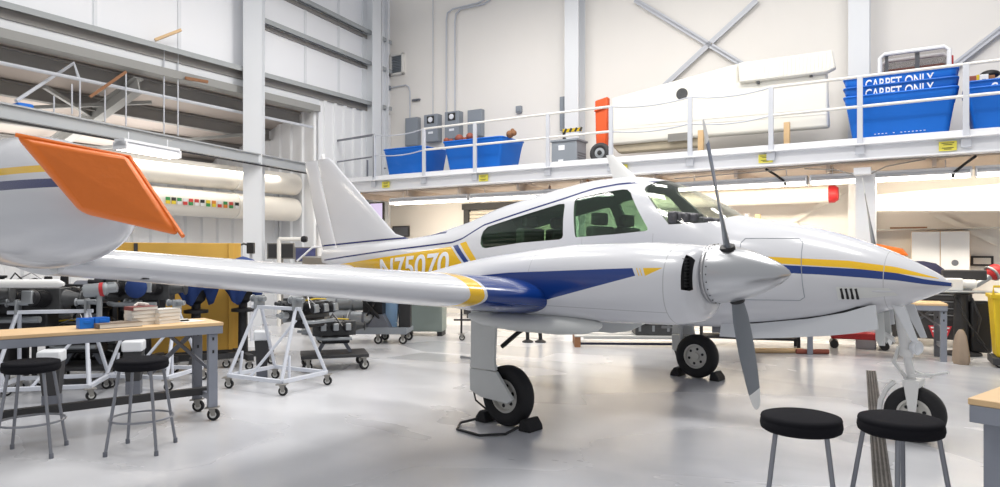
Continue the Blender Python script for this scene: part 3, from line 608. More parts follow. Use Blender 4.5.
mb = MB(); xs2 = [2.56, 2.66, 2.76, 2.84]; 
mb.tube([(x, -hw(x, 1.29)+.012, 1.29) for x in xs2], .02, 8, rad=[.008, .018, .014, .004]); mb.build('nose_blister', 'white_paint', plane)
pts = [(1.60, 1.74), (2.04, 1.735), (2.08, 1.70), (2.12, 1.22), (2.08, 1.19), (1.62, 1.18), (1.58, 1.22), (1.57, 1.70)]
P3 = []
for i in range(len(pts)):
    for f in np.linspace(0, 1, 12)[:-1]:
        x = pts[i][0]+(pts[(i+1) % len(pts)][0]-pts[i][0])*f; z = pts[i][1]+(pts[(i+1) % len(pts)][1]-pts[i][1])*f; P3.append((x, -hw(x, z), z))
mb = MB(); mb.tube(P3, .0035, 5, loop=True); mb.build('baggage_door_seal', 'box_grey', plane)
# landing gear
def wheel(x, y, r, wd, hubm='hub_white'):
    M = Matrix.Translation((x, y, r)) @ Matrix.Rotation(PI/2, 4, 'X')
    mb = MB(); hr = r*.56; prof = [(hr, -wd*.36), (r*.72, -wd*.5), (r*.90, -wd*.46), (r*.985, -wd*.28), (r, 0), (r*.985, wd*.28), (r*.90, wd*.46), (r*.72, wd*.5), (hr, wd*.36)]
    mb.lathe(prof+[(hr*.97, 0)], M, 44, False); mb.rings([[M @ Vector((hr*.97*math.cos(2*PI*k_/44), hr*.97*math.sin(2*PI*k_/44), h)) for k_ in range(44)] for h in (-.01, .01)], False)
    t = mb.build('tire', 'rubber', plane, 0, 50)
    mb = MB(); mb.lathe([(hr*1.0, -wd*.36), (hr*.86, -wd*.40), (hr*.80, -wd*.22), (hr*.35, -wd*.25), (hr*.33, -wd*.42), (hr*.12, -wd*.45), (.004, -wd*.45)], M, 32, False); mb.lathe([(hr*1.0, wd*.36), (hr*.86, wd*.40), (hr*.80, wd*.22), (hr*.35, wd*.25), (hr*.33, wd*.42), (hr*.12, wd*.45), (.004, wd*.45)], M, 32, False)
    h = mb.build('wheel_hub', hubm, t)
    mb = MB()
    for s2 in (-1, 1):
        for i in range(6): a = 2*PI*i/6+.3; mb.lathe([(.018*r/.28, wd*.05*s2), (.018*r/.28, wd*.255*s2)], M @ Matrix.Translation((hr*.6*math.cos(a), hr*.6*math.sin(a), 0)), 10)
    mb.build('hub_holes', 'eng_dark', t); return t
for s, wx, wy in ((-1, -.08, -1.83), (1, .10, 1.66)):
    wheel(wx, wy, .28, .17)
    yo = wy+s*.155; dx = wx+.20 if s < 0 else wx+.1
    mb = MB(); mb.prism([(-.52+dx, 1.06), (-.20+dx, 1.06), (-.225+dx, .62), (-.205+dx, .53), (-.22+dx, .525), (-.535+dx, .525), (-.525+dx, .6)], yo-.018, yo+.018); mb.build('gear_leg_door', 'gear_white', plane, .006)
    mb = MB(); mb.prism([(-.20+dx, .518), (0.0+dx, .29), (-.06+dx, .245), (-.40+dx, .265), (-.53+dx, .31), (-.535+dx, .518)], yo-.02, yo+.02); mb.build('wheel_door', 'gear_white', plane, .006)
    mb = MB(); mb.tube([(-.38+dx, wy+s*.085, 1.1), (-.38+dx, wy+s*.085, .62)], .045, 12); mb.tube([(-.38+dx, wy+s*.085, .66), (-.36+dx, wy+s*.09, .40), (wx, wy+s*.09, .28)], .032, 10); mb.tube([(wx, wy+s*.11, .28), (wx, wy, .28)], .03, 10)
    mb.build('gear_strut', 'gear_white', plane)
    mb = MB(); mb.tube([(-.30+dx, wy-s*.02, .72), (-.16+dx, wy-s*.10, .86), (-.05+dx, wy-s*.3, 1.0)], .022, 8); mb.build('retraction_link', 'eng_dark', plane)
    mb = MB(); mb.tube([(-.53+dx, yo, .605), (-.68+dx, yo-s*.02, .60)], .012, 8, rad=[.010, .018]); mb.build('tie_down_rod', 'steel_bare', plane)
    mb = MB(); mb.tube([(-.50+dx, yo, .31), (-.47+dx, yo, .22), (-.36+dx, yo-s*.05, .13)], .009, 6); mb.build('brake_hose', 'black', plane)
    inb = s*1.45
    mb = MB(); mb.prism([(.44, 1.0), (.42, .935), (.55, .90), (.82, .895), (1.0, .93), (1.18, 1.02), (1.2, 1.06)], inb-.012, inb+.012); mb.build('inner_gear_door', 'box_grey' if False else 'gear_white', plane, .004)
# nose gear
nx, ny = 2.86, .08
wheel(nx, ny, .235, .15)
mb = MB(); mb.tube([(2.735, ny, 1.2), (2.80, ny, .72)], .045, 14); mb.tube([(2.79, ny, .78), (2.85, ny, .47)], .034, 12); mb.lathe([(.055, 0), (.055, .06)], frame((2.795, ny, .72), (.1, 0, 1)), 14); st_ = mb.build('nose_strut', 'white_matte', plane)
mb = MB(); mb.box((2.85, ny, .50), (.13, .20, .06))
for s in (-1, 1): mb.prism([(2.79, .52), (2.91, .52), (2.885, .23), (2.87, .20), (2.85, .20), (2.835, .23)], ny+s*.10-.009, ny+s*.10+.009)
mb.build('nose_fork', 'white_matte', plane, .006)
mb = MB(); mb.tube([(2.72, ny-.06, .50), (2.66, ny-.06, .44), (2.61, ny-.06, .32), (2.60, ny-.06, .20)], .022, 8); mb.build('mud_guard_bar', 'white_matte', plane)
mb = MB(); mb.tube([(2.74, ny, .80), (2.70, ny, .66), (2.80, ny, .52)], .016, 8); mb.tube([(2.84, ny-.05, .56), (3.02, ny-.1, .60), (3.12, ny-.12, .63)], .012, 8); mb.tube([(2.83, ny+.05, .6), (2.98, ny-.02, .56), (3.02, ny-.1, .60)], .010, 8); mb.build('torque_link', 'white_matte', plane)
mb = MB(); mb.lathe([(.02, -.06), (.055, -.04), (.062, 0), (.055, .01)], frame((2.885, ny-.02, .80), (.85, -.5, 0)), 18); lt = mb.build('taxi_light', 'steel_white', plane)
mb = MB(); mb.lathe([(.05, .011), (.02, .018), (.002, .02)], frame((2.885, ny-.02, .80), (.85, -.5, 0)), 18); mb.build('lens', 'glass_lens', lt)
mb = MB(); mb.tube([(2.70, ny, .86), (2.58, ny-.02, .93), (2.45, ny-.03, 1.02)], .018, 8); mb.tube([(2.72, ny-.04, .84), (2.60, ny-.06, .93)], .012, 8); mb.box((2.62, ny-.06, .86), (.05, .02, .12)); mb.build('drag_brace', 'white_matte', plane)
def plate(poly, y, tk, m, name, tx=0):
    mb = MB(); mb.prism(poly, y-tk/2, y+tk/2); return mb.build(name, m, plane, .004)
for s in (-1, 1):
    plate([(1.30, .93), (1.6, .945), (2.1, 1.022), (2.4, 1.092), (2.60, 1.165), (2.645, 1.17), (2.665, .97), (2.5, .925), (2.28, .885), (1.9, .835), (1.6, .805), (1.28, .80)], s*.28, .018, 'door_white', 'nose_gear_door')
    plate([(2.74, 1.17), (2.84, 1.16), (2.935, .88), (2.885, .875)], s*.17, .014, 'door_white', 'nose_strut_door')
    plate([(2.60, 1.08), (2.66, 1.1), (2.675, .90), (2.64, .81), (2.60, .86)], s*.10, .014, 'gear_white', 'door_bracket')
mb = MB(); mb.prism([(1.32, .935), (1.6, .945), (2.1, 1.0), (2.4, 1.06), (2.62, 1.12), (2.62, 1.16), (2.0, 1.1), (1.32, 1.0)], -.275, .275); mb.build('nose_well_shade', 'black', plane)  # black strip under the belly, painted as the shade inside the wheel well
def pl(x, y, z=0): return plane.matrix_basis @ Vector((x, y, z))
# orange foam covers over the noses of the tip tanks
def pad(s, label):
    A4, B4, C4, D4 = [Vector(v) for v in ((1.30, 5.42, 1.755), (1.62, 5.64, 1.675), (1.69, 5.66, 1.575), (1.50, 5.52, 1.575))] if s > 0 else [Vector(v) for v in ((1.28, 6.0, 2.02), (1.36, 5.65, 1.97), (1.76, 5.62, 1.66), (1.32, 5.80, 1.75))]
    t = thing('tip_tank_pad', label, 'pad', pl(0, 0, 0), math.radians(-42), 'orange foam pads on the wing tips')
    mb = MB()
    nrm = (B4-A4).cross(D4-A4).normalized()
    if nrm.x < 0: nrm = -nrm
    nin = -nrm
    def P(v, o=0): w_ = v+nin*o; return (w_.x, s*w_.y, w_.z)
    vs_ = [P(A4), P(B4), P(C4), P(D4), P(A4, .10), P(B4, .10), P(C4, .10), P(D4, .10)]
    mb.add(vs_, [(0, 1, 2, 3), (7, 6, 5, 4), (0, 4, 5, 1), (1, 5, 6, 2), (2, 6, 7, 3), (3, 7, 4, 0)])
    mb.build('outer_cushion', 'orange', t, .028, 50, 4)
    mb = MB(); mb.tube([P(v, .02) for v in (A4, B4, C4)], .008, 6); mb.build('piping', 'orange', t)
pad(-1, 'large orange foam pad covering the near wing tip tank nose'); pad(1, 'small orange foam pad on the far wing tip behind the nose')
# chocks
def chock(loc, rz, lb, grp, ln=.2):
    t = thing('wheel_chock', lb, 'chock', loc, rz, grp); mb = MB(); mb.prism([(-.07, 0), (.07, 0), (.045, .10), (-.01, .115), (-.06, .05)], -ln/2, ln/2); mb.build('block', 'rubber', t, .012); return t
for wx, wy, nm, side in ((-.08, -1.83, 'near', -1), (.10, 1.66, 'far', 1)):
    h = math.radians(-42)
    chock(pl(wx+.27, wy), h+PI, 'black rubber chock in front of the %s main wheel' % nm, 'wheel chocks'); chock(pl(wx-.27, wy), h, 'black rubber chock behind the %s main wheel' % nm, 'wheel chocks')
mb = MB(); mb.tube([pl(-.33, -1.98, .05), pl(-.42, -2.12, .02), pl(-.30, -2.28, .012), pl(.0, -2.30, .012), pl(.16, -2.14, .02), pl(.17, -1.98, .05)], .012, 8); tag(mb.build('chock_rope', 'black'), 'black rope looped between the chocks of the near main wheel', 'rope')
# ------------------------------------------------------------------ stools
def make_stool(label, loc, rz):
    t = thing('bar_stool', label, 'stool', loc, rz, 'black stools'); H_ = .745; R = .205
    mb = MB(); prof = [(.004, H_-.085), (R*.90, H_-.085), (R*.975, H_-.075), (R*1.0, H_-.055), (R*.99, H_-.034), (R*.975, H_-.030), (R*.975, H_-.026), (R*.985, H_-.02), (R*.965, H_-.008), (R*.85, H_-.001), (.004, H_)]
    mb.lathe(prof, None, 48); mb.build('seat', 'black_fabric', t, 0, 60)
    for i in range(4):
        a = PI/4+i*PI/2; mb = MB(); mb.tube([(.172*math.cos(a), .172*math.sin(a), H_-.085), (.275*math.cos(a), .275*math.sin(a), .012)], .0125, 12); l = mb.build('leg', 'stool_grey', t)
        mb = MB(); mb.lathe([(.017, 0), (.017, .035), (.013, .04)], T(.275*math.cos(a), .275*math.sin(a), 0), 12); mb.build('foot_cap', 'bench_grey', l)
    mb = MB(); mb.torus(T(0, 0, .265), .233, .009, 44, 8); mb.build('foot_ring', 'stool_grey', t); return t
make_stool('black round stool with all four grey legs in view, second from the left edge', (-2.93, 5.64, 0), .08)
make_stool('black round stool at the left edge, partly under the wooden bench', (-3.75, 5.52, 0), .3)
make_stool('front black round stool in the foreground, left of the pair near the right bench', (1.60, 3.67, 0), -.41)
make_stool('black round stool in front of the nose wheel, right of the foreground pair', (2.10, 3.62, 0), .2)

# ------------------------------------------------------------------ benches
def caster(parent, p, r=.055, m='rubber', name='caster', rz=0):
    x, y, z = p; mb = MB(); M = T(x, y, 0, rz)
    mb.box((0, 0, z-.006), (.12, .10, .012), M)
    for s in (-1, 1): mb.prism([(-.03, z-.01), (.035, z-.01), (.035, r*.9), (.0, r*.8)], s*.026-.003, s*.026+.003)
    for i in range(len(mb.v)-16, len(mb.v)): mb.v[i] = tuple(M @ Vector(mb.v[i]))
    c = mb.build(name, 'caster_metal', parent, .003)
    mb = MB(); mb.lathe([(r*.5, -.02), (r*.92, -.02), (r, -.012), (r, .012), (r*.92, .02), (r*.5, .02)], M @ frame((.012, 0, r), (0, 1, 0)), 24); mb.build('tire', m, c)
    mb = MB(); mb.lathe([(r*.55, -.023), (r*.55, .023)], M @ frame((.012, 0, r), (0, 1, 0)), 16); mb.build('hub', 'caster_white', c); return c
def bench(label, loc, rz, L, D, zt, legs, stretch=True, wheels=True, far='bench_dark', apron_h=.075):
    t = thing('workbench', label, 'workbench', loc, rz)     # origin at front right corner; x to the right, y to the back
    mb = MB(); mb.box((-L/2, D/2, zt-.016), (L, D, .032)); mb.build('top', 'wood', t, .004)
    mb = MB(); za = zt-.032-apron_h/2
    for y in (.02, D-.02): mb.box((-L/2, y, za), (L-.01, .035, apron_h))
    for x in (-.02, -L+.02): mb.box((x, D/2, za), (.035, D-.06, apron_h))
    mb.build('apron', 'bench_light', t, .004)
    zb = .13 if wheels else 0
    for lx, ly in legs:
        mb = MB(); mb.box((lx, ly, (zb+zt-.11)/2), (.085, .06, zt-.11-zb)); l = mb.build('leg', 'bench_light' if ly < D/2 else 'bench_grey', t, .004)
        if lx > -L/2:
            mb = MB()
            for zz in (.75, .62): mb.box((lx+.0, ly-.031, zt*zz+.08), (.018, .004, .03))
            mb.build('bolt_slot', 'black', l)
        if wheels: caster(t, (lx, ly, zb), .058, 'rubber', 'caster', -.6)
    ends = sorted(set(l[0] for l in legs))
    for ex in ends:
        ys = [l[1] for l in legs if l[0] == ex]
        if len(ys) > 1:
            mb = MB(); mb.bar((ex, min(ys), .22), (ex, max(ys), .22), .04, .06); mb.build('end_rail', 'bench_light', t)
            mb = MB(); mb.bar((ex-.05, max(ys), zt-.14), (ex-.45, max(ys), .42), .03, .04); mb.bar((ex-.3, D*.8, zt-.12), (ex-.02, D*.2, .5), .025, .03); mb.build('brace', 'bench_grey', t)
    if stretch:
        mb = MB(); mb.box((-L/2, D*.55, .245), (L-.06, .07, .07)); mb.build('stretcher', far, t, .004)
    return t
d1 = Vector((.769, .64, 0)); rz1 = math.atan2(.64, .769)
cor = Vector((-2.66, 6.64, 0))
bench('long wooden-topped rolling workbench at the left with books and blue boxes on it', cor, rz1, 2.9, .58, .94, [(-.09, .05), (-.09, .53), (-2.8, .05), (-2.8, .53)])
rz2 = math.atan2(-.79, .62)
# right-hand bench: near corner at the left front
cr2 = Vector((2.27, 3.35, 0)); t = None
ux = Vector((.62, -.785, 0)); uy = Vector((.785, .62, 0))
bench('wooden-topped grey workbench cut off by the right edge of the view', cr2+ux*1.1, math.atan2(ux.y, ux.x), 1.1, 2.4, .90, [(-1.02, .12), (-.08, .12), (-1.02, 2.3), (-.08, 2.3)], stretch=False, wheels=False, apron_h=.085)
def on1(x, y, z=.94): return cor+d1*x+Vector((-d1.y, d1.x, 0))*y+Vector((0, 0, z))
def bookpile():
    t = thing('paperback_stack', 'stack of paperback books with pale page edges, right pile on the wooden bench', 'books', on1(-.57, .30), rz1+.5)
for i in range(4):     # right pile
    mb = MB(); mb.box((0, 0, .016), (.24, .17, .032)); o = thing('book', ['lowest', 'second', 'third', 'topmost'][i]+' pale catalogue in the right-hand book pile on the bench', 'book', on1(-.46, .30, .941+.034*i), rz1+.45+.03*(-1)**i, 'books on the left bench')
    pg = MB(); pg.box((.003, 0, .016), (.232, .164, .027)); pg.build('pages', 'paper', o); cv = MB(); cv.box((0, 0, .0012), (.24, .17, .0024)); cv.box((0, 0, .0318), (.24, .17, .0024)); cv.box((-.119, 0, .0165), (.003, .17, .032)); cv.build('cover', 'paper' if i < 3 else 'caster_white', o)
for i in range(5):     # left pile
    m = 'paper' if i < 4 else 'book_red'
    o = thing('book', ['lowest pale book', 'second pale book', 'third pale book', 'fourth pale book', 'dark red book on top'][i]+' in the left-hand book pile on the bench', 'book', on1(-.66, .28, .941+.034*i), rz1+.2+.05*(-1)**i, 'books on the left bench')
    pg = MB(); pg.box((.003, 0, .016), (.222, .164, .027)); pg.build('pages', 'paper', o); cv = MB(); cv.box((0, 0, .0012), (.23, .17, .0024)); cv.box((0, 0, .0318), (.23, .17, .0024)); cv.box((-.114, 0, .0165), (.003, .17, .032)); cv.build('cover', m, o)
mb = MB(); mb.tube([(-.06, 0, .0), (-.02, .03, .018), (.03, -.01, .012), (.07, .02, .01)], .016, 8, rad=[.01, .016, .018, .008]); place(tag(mb.build('crumpled_rag', 'paper'), 'crumpled white rag lying on the dark red book', 'rag'), on1(-.66, .28, 1.114), rz1)
mb = MB(); mb.box((0, 0, .02), (.36, .2, .04)); o = thing('book', 'flat brown book lying alone left of the book piles on the bench', 'book', on1(-.88, .17, .941), rz1+.1, 'books on the left bench')
pg = MB(); pg.box((.003, 0, .022), (.34, .2, .036)); pg.build('pages', 'paper', o); cv = MB(); cv.box((0, 0, .002), (.36, .21, .004)); cv.box((0, 0, .042), (.36, .21, .004)); cv.box((-.179, 0, .022), (.004, .21, .044)); cv.build('cover', 'book_brown', o)
for i, (x, lb) in enumerate(((-1.0, 'right one of the two small bright blue parts boxes on the bench'), (-1.12, 'left one of the two small bright blue parts boxes on the bench'))):
    t = thing('parts_box', lb, 'box', on1(x, .22, .941), rz1+.1, 'blue boxes on the bench')
    mb = MB(); mb.box((0, 0, .003), (.115, .11, .006))
    for c, d in (((-.055, 0, .045), (.005, .11, .09)), ((.055, 0, .045), (.005, .11, .09)), ((0, -.053, .045), (.115, .005, .09)), ((0, .053, .045), (.115, .005, .09))): mb.box(c, d)
    mb.build('tray', 'blue_bin', t, .003)
    mb = MB(); mb.box((0, -.058, .06), (.05, .006, .025)); mb.build('label_lip', 'blue_bin', t, .002)
for i, (x, y, r_) in enumerate(((-.22, .34, .2), (-.30, .46, -.2))):
    mb = MB(); mb.box((0, 0, .001), (.21, .28, .002)); place(tag(mb.build('sheet_of_paper', 'paper'), ['white paper sheet lying at the right end of the wooden bench', 'white paper sheet lying behind the right book pile'][i], 'paper'), on1(x, y, .941), rz1+r_)

# ------------------------------------------------------------------ engines and stands
def engine(label, loc, rz, sc=1.0, cov=None, seed=1):
    rnd = random.Random(seed); t = thing('aircraft_engine', label, 'engine', loc, rz, 'aircraft engines on stands')
    mb = MB(); mb.box((0, 0, 0), (.78*sc, .22*sc, .26*sc)); mb.box((-.3*sc, 0, .06*sc), (.16*sc, .34*sc, .30*sc)); mb.lathe([(.10*sc, .38*sc), (.07*sc, .46*sc), (.05*sc, .55*sc), (.09*sc, .551*sc), (.09*sc, .57*sc)], frame((0, 0, .02), (1, 0, 0)), 20); mb.build('crankcase', 'eng_grey', t, .015)
    for i in range(3):
        for s in (-1, 1):
            x = (-.18+.22*i+.03*s)*sc; M = frame((x, s*.10*sc, .02*sc), (0, s, .12)); prof = []
            for j in range(9): prof += [(.088*sc, (.02+.022*j)*sc), (.088*sc, (.028+.022*j)*sc), (.066*sc, (.029+.022*j)*sc), (.066*sc, (.041+.022*j)*sc)]
            mb = MB(); mb.lathe(prof+[(.085*sc, .22*sc), (.075*sc, .28*sc), (.03*sc, .30*sc)], M, 16); c = mb.build('cylinder', 'eng_dark', t, 0, 30)
            mb = MB(); mb.box((0, 0, .285*sc), (.10*sc, .13*sc, .05*sc), M); mb.build('rocker_cover', 'eng_light', c, .01)
    mb = MB(); mb.box((.02, 0, -.20*sc), (.5*sc, .24*sc, .16*sc)); mb.build('sump', 'eng_dark', t, .02)
    for s in (-1, 1):
        mb = MB(); mb.tube([(-.32*sc, s*.2*sc, -.16*sc), (-.2*sc, s*.30*sc, -.17*sc), (.3*sc, s*.30*sc, -.17*sc)], .032*sc, 10); mb.build('intake_pipe', 'eng_light', t)
    for i in range(7):
        a = Vector((rnd.uniform(-.35, .35), rnd.uniform(-.2, .2), .12))*sc; b_ = Vector((rnd.uniform(-.35, .35), rnd.choice((-1, 1))*rnd.uniform(.2, .36), rnd.uniform(0, .1)))*sc
        mb = MB(); mb.tube([a, (a+b_)/2+Vector((0, 0, rnd.uniform(.06, .2)*sc)), b_], .008*sc, 6); mb.build('ignition_lead', rnd.choice(['black', 'eng_dark', 'steel_bare']), t)
    for x, y, z, m in ((-.42, .08, .12, 'eng_grey'), (-.42, -.10, .1, 'eng_dark'), (-.46, 0, -.06, 'eng_light')):
        mb = MB(); mb.lathe([(.055*sc, 0), (.055*sc, .12*sc), (.03*sc, .13*sc), (.03*sc, .2*sc)], frame((x*sc, y*sc, z*sc), (-1, 0, .1)), 14); mb.build('magneto', m, t)
    if cov:
        for s in (-1, 1):
            mb = MB(); mb.lathe([(.13*sc, 0), (.135*sc, .02*sc), (.10*sc, .05*sc), (.01, .055*sc)], frame((.1*sc, s*.40*sc, .05*sc), (0, s, .1)), 18); mb.build('blanking_cover', cov, t)
    mb = MB(); mb.tube([(-.3*sc, -.16*sc, .17*sc), (.0, -.18*sc, .19*sc), (.25*sc, -.16*sc, .17*sc)], .012*sc, 8); mb.build('yellow_hose', 'yellow', t); return t
def stand(label, loc, rz, w_=.88, d_=.72, h=.95, m='stand_white'):
    t = thing('engine_stand', label, 'stand', loc, rz, 'rolling engine stands'); zb = .155; r = .021
    mb = MB()
    c = [(-w_/2, -d_/2), (w_/2, -d_/2), (w_/2, d_/2), (-w_/2, d_/2)]
    for i in range(4): mb.bar((*c[i], zb), (*c[(i+1) % 4], zb), .045, .045)
    mb.build('base_frame', m, t, .004)
    for s in (-1, 1):
        for q_ in (-1, 1):
            mb = MB(); mb.tube([(s*w_/2*.98, q_*d_/2, zb), (s*w_/2*.72, q_*.03, h)], r, 10); mb.build('leg', m, t)
        mb = MB(); mb.tube([(s*w_*.46, -d_/2*.6, zb), (s*w_*.44, -d_/2*.55, h*.45)], r*.8, 8); mb.build('brace', m, t)
    mb = MB(); mb.bar((-w_/2*.92, -.02, h), (w_/2*.86, -.02, h), .05, .04); mb.build('cross_bar', m, t, .004)
    mb = MB(); mb.tube([(-w_*.10, -d_/2, zb), (w_/2*.78, -.05, h*.86)], r*.8, 8); mb.build('diagonal', m, t)
    for s in (-1, 1):
        mb = MB(); mb.box((s*w_/2*.72, 0, h+.06), (.02, .16, .16)); mb.cyl((s*w_/2*.72-.1, 0, h+.10), (s*w_/2*.72+.1, 0, h+.10), .03, 12); mb.cyl((s*w_/2*.72-.12, 0, h+.10), (s*w_/2*.72-.10, 0, h+.10), .045, 12); mb.build('mount_head', 'eng_light', t, .004)
    for x, y in c: caster(t, (x, y, zb-.02), .052, 'rubber', 'caster', .5)
    return t
sl = Vector((-2.67, 8.30, 0)); sr = math.atan2(-.42, .77)
stand('white A-frame rolling engine stand right of the wooden bench, below the wing', sl, sr)
engine('dark piston engine hung behind the white stand below the wing', sl+Vector((.15, .75, .86)), sr+PI/2, .8, None, 2)
s2 = Vector((-5.02, 7.75, 0)); stand('white A-frame engine stand behind the left end of the wooden bench', s2, .25, .95)
engine('dark piston engine with blue blanking covers behind the white stand at the far left', s2+Vector((-.55, .35, 1.05)), .1, 1.15, None, 3)
s3 = Vector((-4.22, 8.45, 0)); stand('white engine stand behind the blue parts boxes on the bench', s3, -.15, .8, .7, .9)
engine('piston engine with blue covers above the blue parts boxes', s3+Vector((-.30, .25, 1.14)), .1, .95, 'blue_cloth', 5)
engine('dark piston engine at the left picture edge with a yellow hose', Vector((-5.95, 7.35, 1.15)), .3, 1.15, None, 8)
stand('white engine stand at the left picture edge under a dark engine', Vector((-5.95, 7.3, 0)), .2, .95)
engine('low dark piston engine on the floor dolly behind the bench stool', Vector((-5.2, 8.62, .62)), .1, .9, None, 11)
def dolly(label, loc, rz, w_=.9, d_=.6):
    t = thing('engine_dolly', label, 'dolly', loc, rz, 'engine dollies'); mb = MB(); mb.box((0, 0, .20), (w_, d_, .04)); mb.build('deck', 'bench_dark', t, .005)
    for s in (-1, 1): mb = MB(); mb.bar((s*w_*.25, 0, .22), (s*w_*.12, 0, .42), .05, .05); mb.build('cradle_arm', 'bench_grey', t)
    for x in (-1, 1):
        for y in (-1, 1): caster(t, (x*w_*.42, y*d_*.42, .18), .07, 'rubber', 'caster', .4)
    return t
dolly('black low dolly under the engine behind the bench stool', Vector((-5.2, 8.62, 0)), .1)
dolly('black low dolly below the engine right of the white stand', sl+Vector((.35, 1.35, 0)), .3); engine('small dark engine on a dolly seen through the white stand', sl+Vector((.35, 1.35, .56)), .3, .75, None, 13)
W = gpt(2, 299, 1.33); mb = MB(); mb.tube([(-.5, 0, 0), (.35, .05, 0), (.41, .05, -.01)], .045, 12, rad=[.045, .045, .02]); place(tag(mb.build('white_tube', 'white_matte'), 'long white tube across the dark engines at the far left', 'tube'), Vector((-5.1, 7.35, 1.28)), .08)
W = Vector((-4.5, 7.75, 1.18)); t = thing('starter_motor', 'grey and white cylinder with a red ring above the bench stand', 'motor', W, .3)
mb = MB(); mb.lathe([(.07, 0), (.075, .02), (.075, .22), (.05, .24), (.05, .33), (.02, .34)], frame((-.15, 0, 0), (1, 0, .1)), 20); mb.build('body', 'eng_light', t); mb = MB(); mb.lathe([(.078, .16), (.078, .20)], frame((-.15, 0, 0), (1, 0, .1)), 20, False); mb.build('red_ring', 'red', t)
mb = MB(); mb.tube([(0, 0, 0), (.0, .0, -.35)], .03, 10); mb.build('post', 'eng_light', t)
# folded white and black drip bins between the stands
for i, (px, py, Y, sc, lb) in enumerate(((52, 352, 7.1, 1, 'white and black bin behind the left end of the bench'), (134, 348, 7.9, 1, 'white and black bin behind the middle stool'), (262, 338, 8.9, .9, 'white and black bin inside the white engine stand'))):
    X = (px-500)/FPX*Y; t = thing('drip_bin', lb, 'bin', (X, Y, 0), .3, 'white and black drip bins')
    mb = MB(); mb.box((0, 0, .32), (.20*sc, .2*sc, .34), None, 0, .72); mb.build('body', 'bench_dark', t, .01)
    mb = MB(); mb.box((0, -.01, .55), (.22*sc, .22*sc, .12)); mb.build('white_rim', 'steel_white', t, .02)
    mb = MB(); mb.box((0, 0, .075), (.15*sc, .14*sc, .15)); mb.build('foot', 'bench_grey', t)
# plywood crates standing behind, and blue-draped engines in front of them
Pa, Pb = Vector((-5.55, 9.75, 0)), Vector((-3.98, 10.6, 0)); ra = math.atan2((Pb-Pa).y, (Pb-Pa).x); Lp = (Pb-Pa).length
t = thing('plywood_crate', 'tall yellow plywood crate behind the blue-covered engines', 'crate', (Pa+Pb)/2, ra)
mb = MB(); mb.box((0, .35, .95), (Lp, .7, 1.62)); mb.build('box', 'ply', t, .006)
for x in (-Lp*.42, Lp*.42): mb = MB(); mb.box((x, -.012, .95), (.08, .024, 1.62)); mb.build('batten', 'ply', t, .003)
mb = MB(); mb.box((-Lp*.30, -.012, 1.0), (.05, .02, 1.5)); mb.build('strap', 'bench_dark', t)
mb = MB(); mb.box((0, .35, .07), (Lp, .7, .14)); mb.build('skid', 'bench_dark', t)
for i, (px, Y, r, lb) in enumerate(((146, 9.3, .29, 'leftmost blue cloth-draped engine before the plywood crate'), (196, 9.55, .29, 'middle blue cloth-draped engine before the plywood crate'), (243, 9.8, .28, 'rightmost blue cloth-draped engine beside the white stand'))):
    X = (px-500)/FPX*Y; t = thing('draped_engine', lb, 'engine', (X, Y, 0), .3*i, 'blue cloth-draped engines')
    rs = []; rnd = random.Random(i+4)
    for z, q_ in ((1.00, .55), (1.02, .72), (1.12, .95), (1.28, 1.0), (1.42, .85), (1.51, .5), (1.55, .15), (1.56, .01)):
        rs.append([(r*q_*(1+.10*math.sin(5*a+i)*(1.7-z)+.05*math.sin(11*a+i*2))*math.cos(a), r*q_*(1+.10*math.sin(5*a+i)*(1.7-z)+.05*math.sin(11*a+i*2))*math.sin(a), z-(.12 if z < 1.1 else 0)*math.sin(3*a+i)) for a in [2*PI*k_/64 for k_ in range(64)]])
    mb = MB(); mb.rings(rs); mb.build('blue_cover', 'blue_cloth', t, 0, 60)
    mb = MB(); mb.lathe([(.07, .2), (.06, .9), (.12, .95), (.14, 1.1)], None, 16); mb.lathe([(.16, .78), (.16, .82), (.05, .84)], None, 16); mb.build('mount_post', 'eng_dark', t)
    mb = MB()
    for a in (0, PI/2): mb.bar((-.42*math.cos(a), -.42*math.sin(a), .17), (.42*math.cos(a), .42*math.sin(a), .17), .08, .08)
    mb.build('base', 'bench_dark', t)
    for a in range(4): caster(t, (.38*math.cos(a*PI/2), .38*math.sin(a*PI/2), .13), .055, 'rubber', 'caster', a)
# cart with turbine engine
t = thing('flat_cart', 'low grey steel cart carrying a grey turbine, beyond the near wing', 'cart', (-2.45, 12.5, 0), -.05)
mb = MB(); mb.box((0, 0, .225), (1.65, .7, .08)); mb.box((0, -.34, .24), (1.66, .03, .12)); mb.build('deck', 'box_grey', t, .006)
for x in (-.72, .30, .74):
    for y in (-.28, .28): caster(t, (x, y, .19), .075)
e = thing('turbine_engine', 'grey twin-tube turbine engine lying on the low cart', 'engine', (-2.7, 12.45, .27), -.05)
for y, z, L_ in ((-.16, .18, 1.0), (.05, .42, 1.0)):
    mb = MB(); mb.lathe([(.05, 0), (.13, .02), (.14, .06), (.14, .55), (.15, .56), (.15, .6), (.13, .62), (.11, .9), (.07, 1.0)], frame((-.55, y, z), (1, 0, 0)), 24); mb.build('casing', 'eng_light', e)
    mb = MB(); mb.lathe([(.155, .3), (.155, .33)], frame((-.55, y, z), (1, 0, 0)), 24, False); mb.build('clamp_band', 'bench_grey', e); mb = MB(); mb.lathe([(.118, .82), (.12, .86)], frame((-.55, y, z), (1, 0, 0)), 24, False); mb.build('clamp_band', 'bench_grey', e)
mb = MB(); mb.box((.45, 0, .28), (.35, .4, .40)); mb.tube([(.3, -.25, .5), (.5, -.3, .3), (.65, -.2, .1)], .03, 8); mb.tube([(.25, -.2, .05), (.55, -.3, .55)], .02, 8); mb.build('accessory_case', 'eng_dark', e, .03)
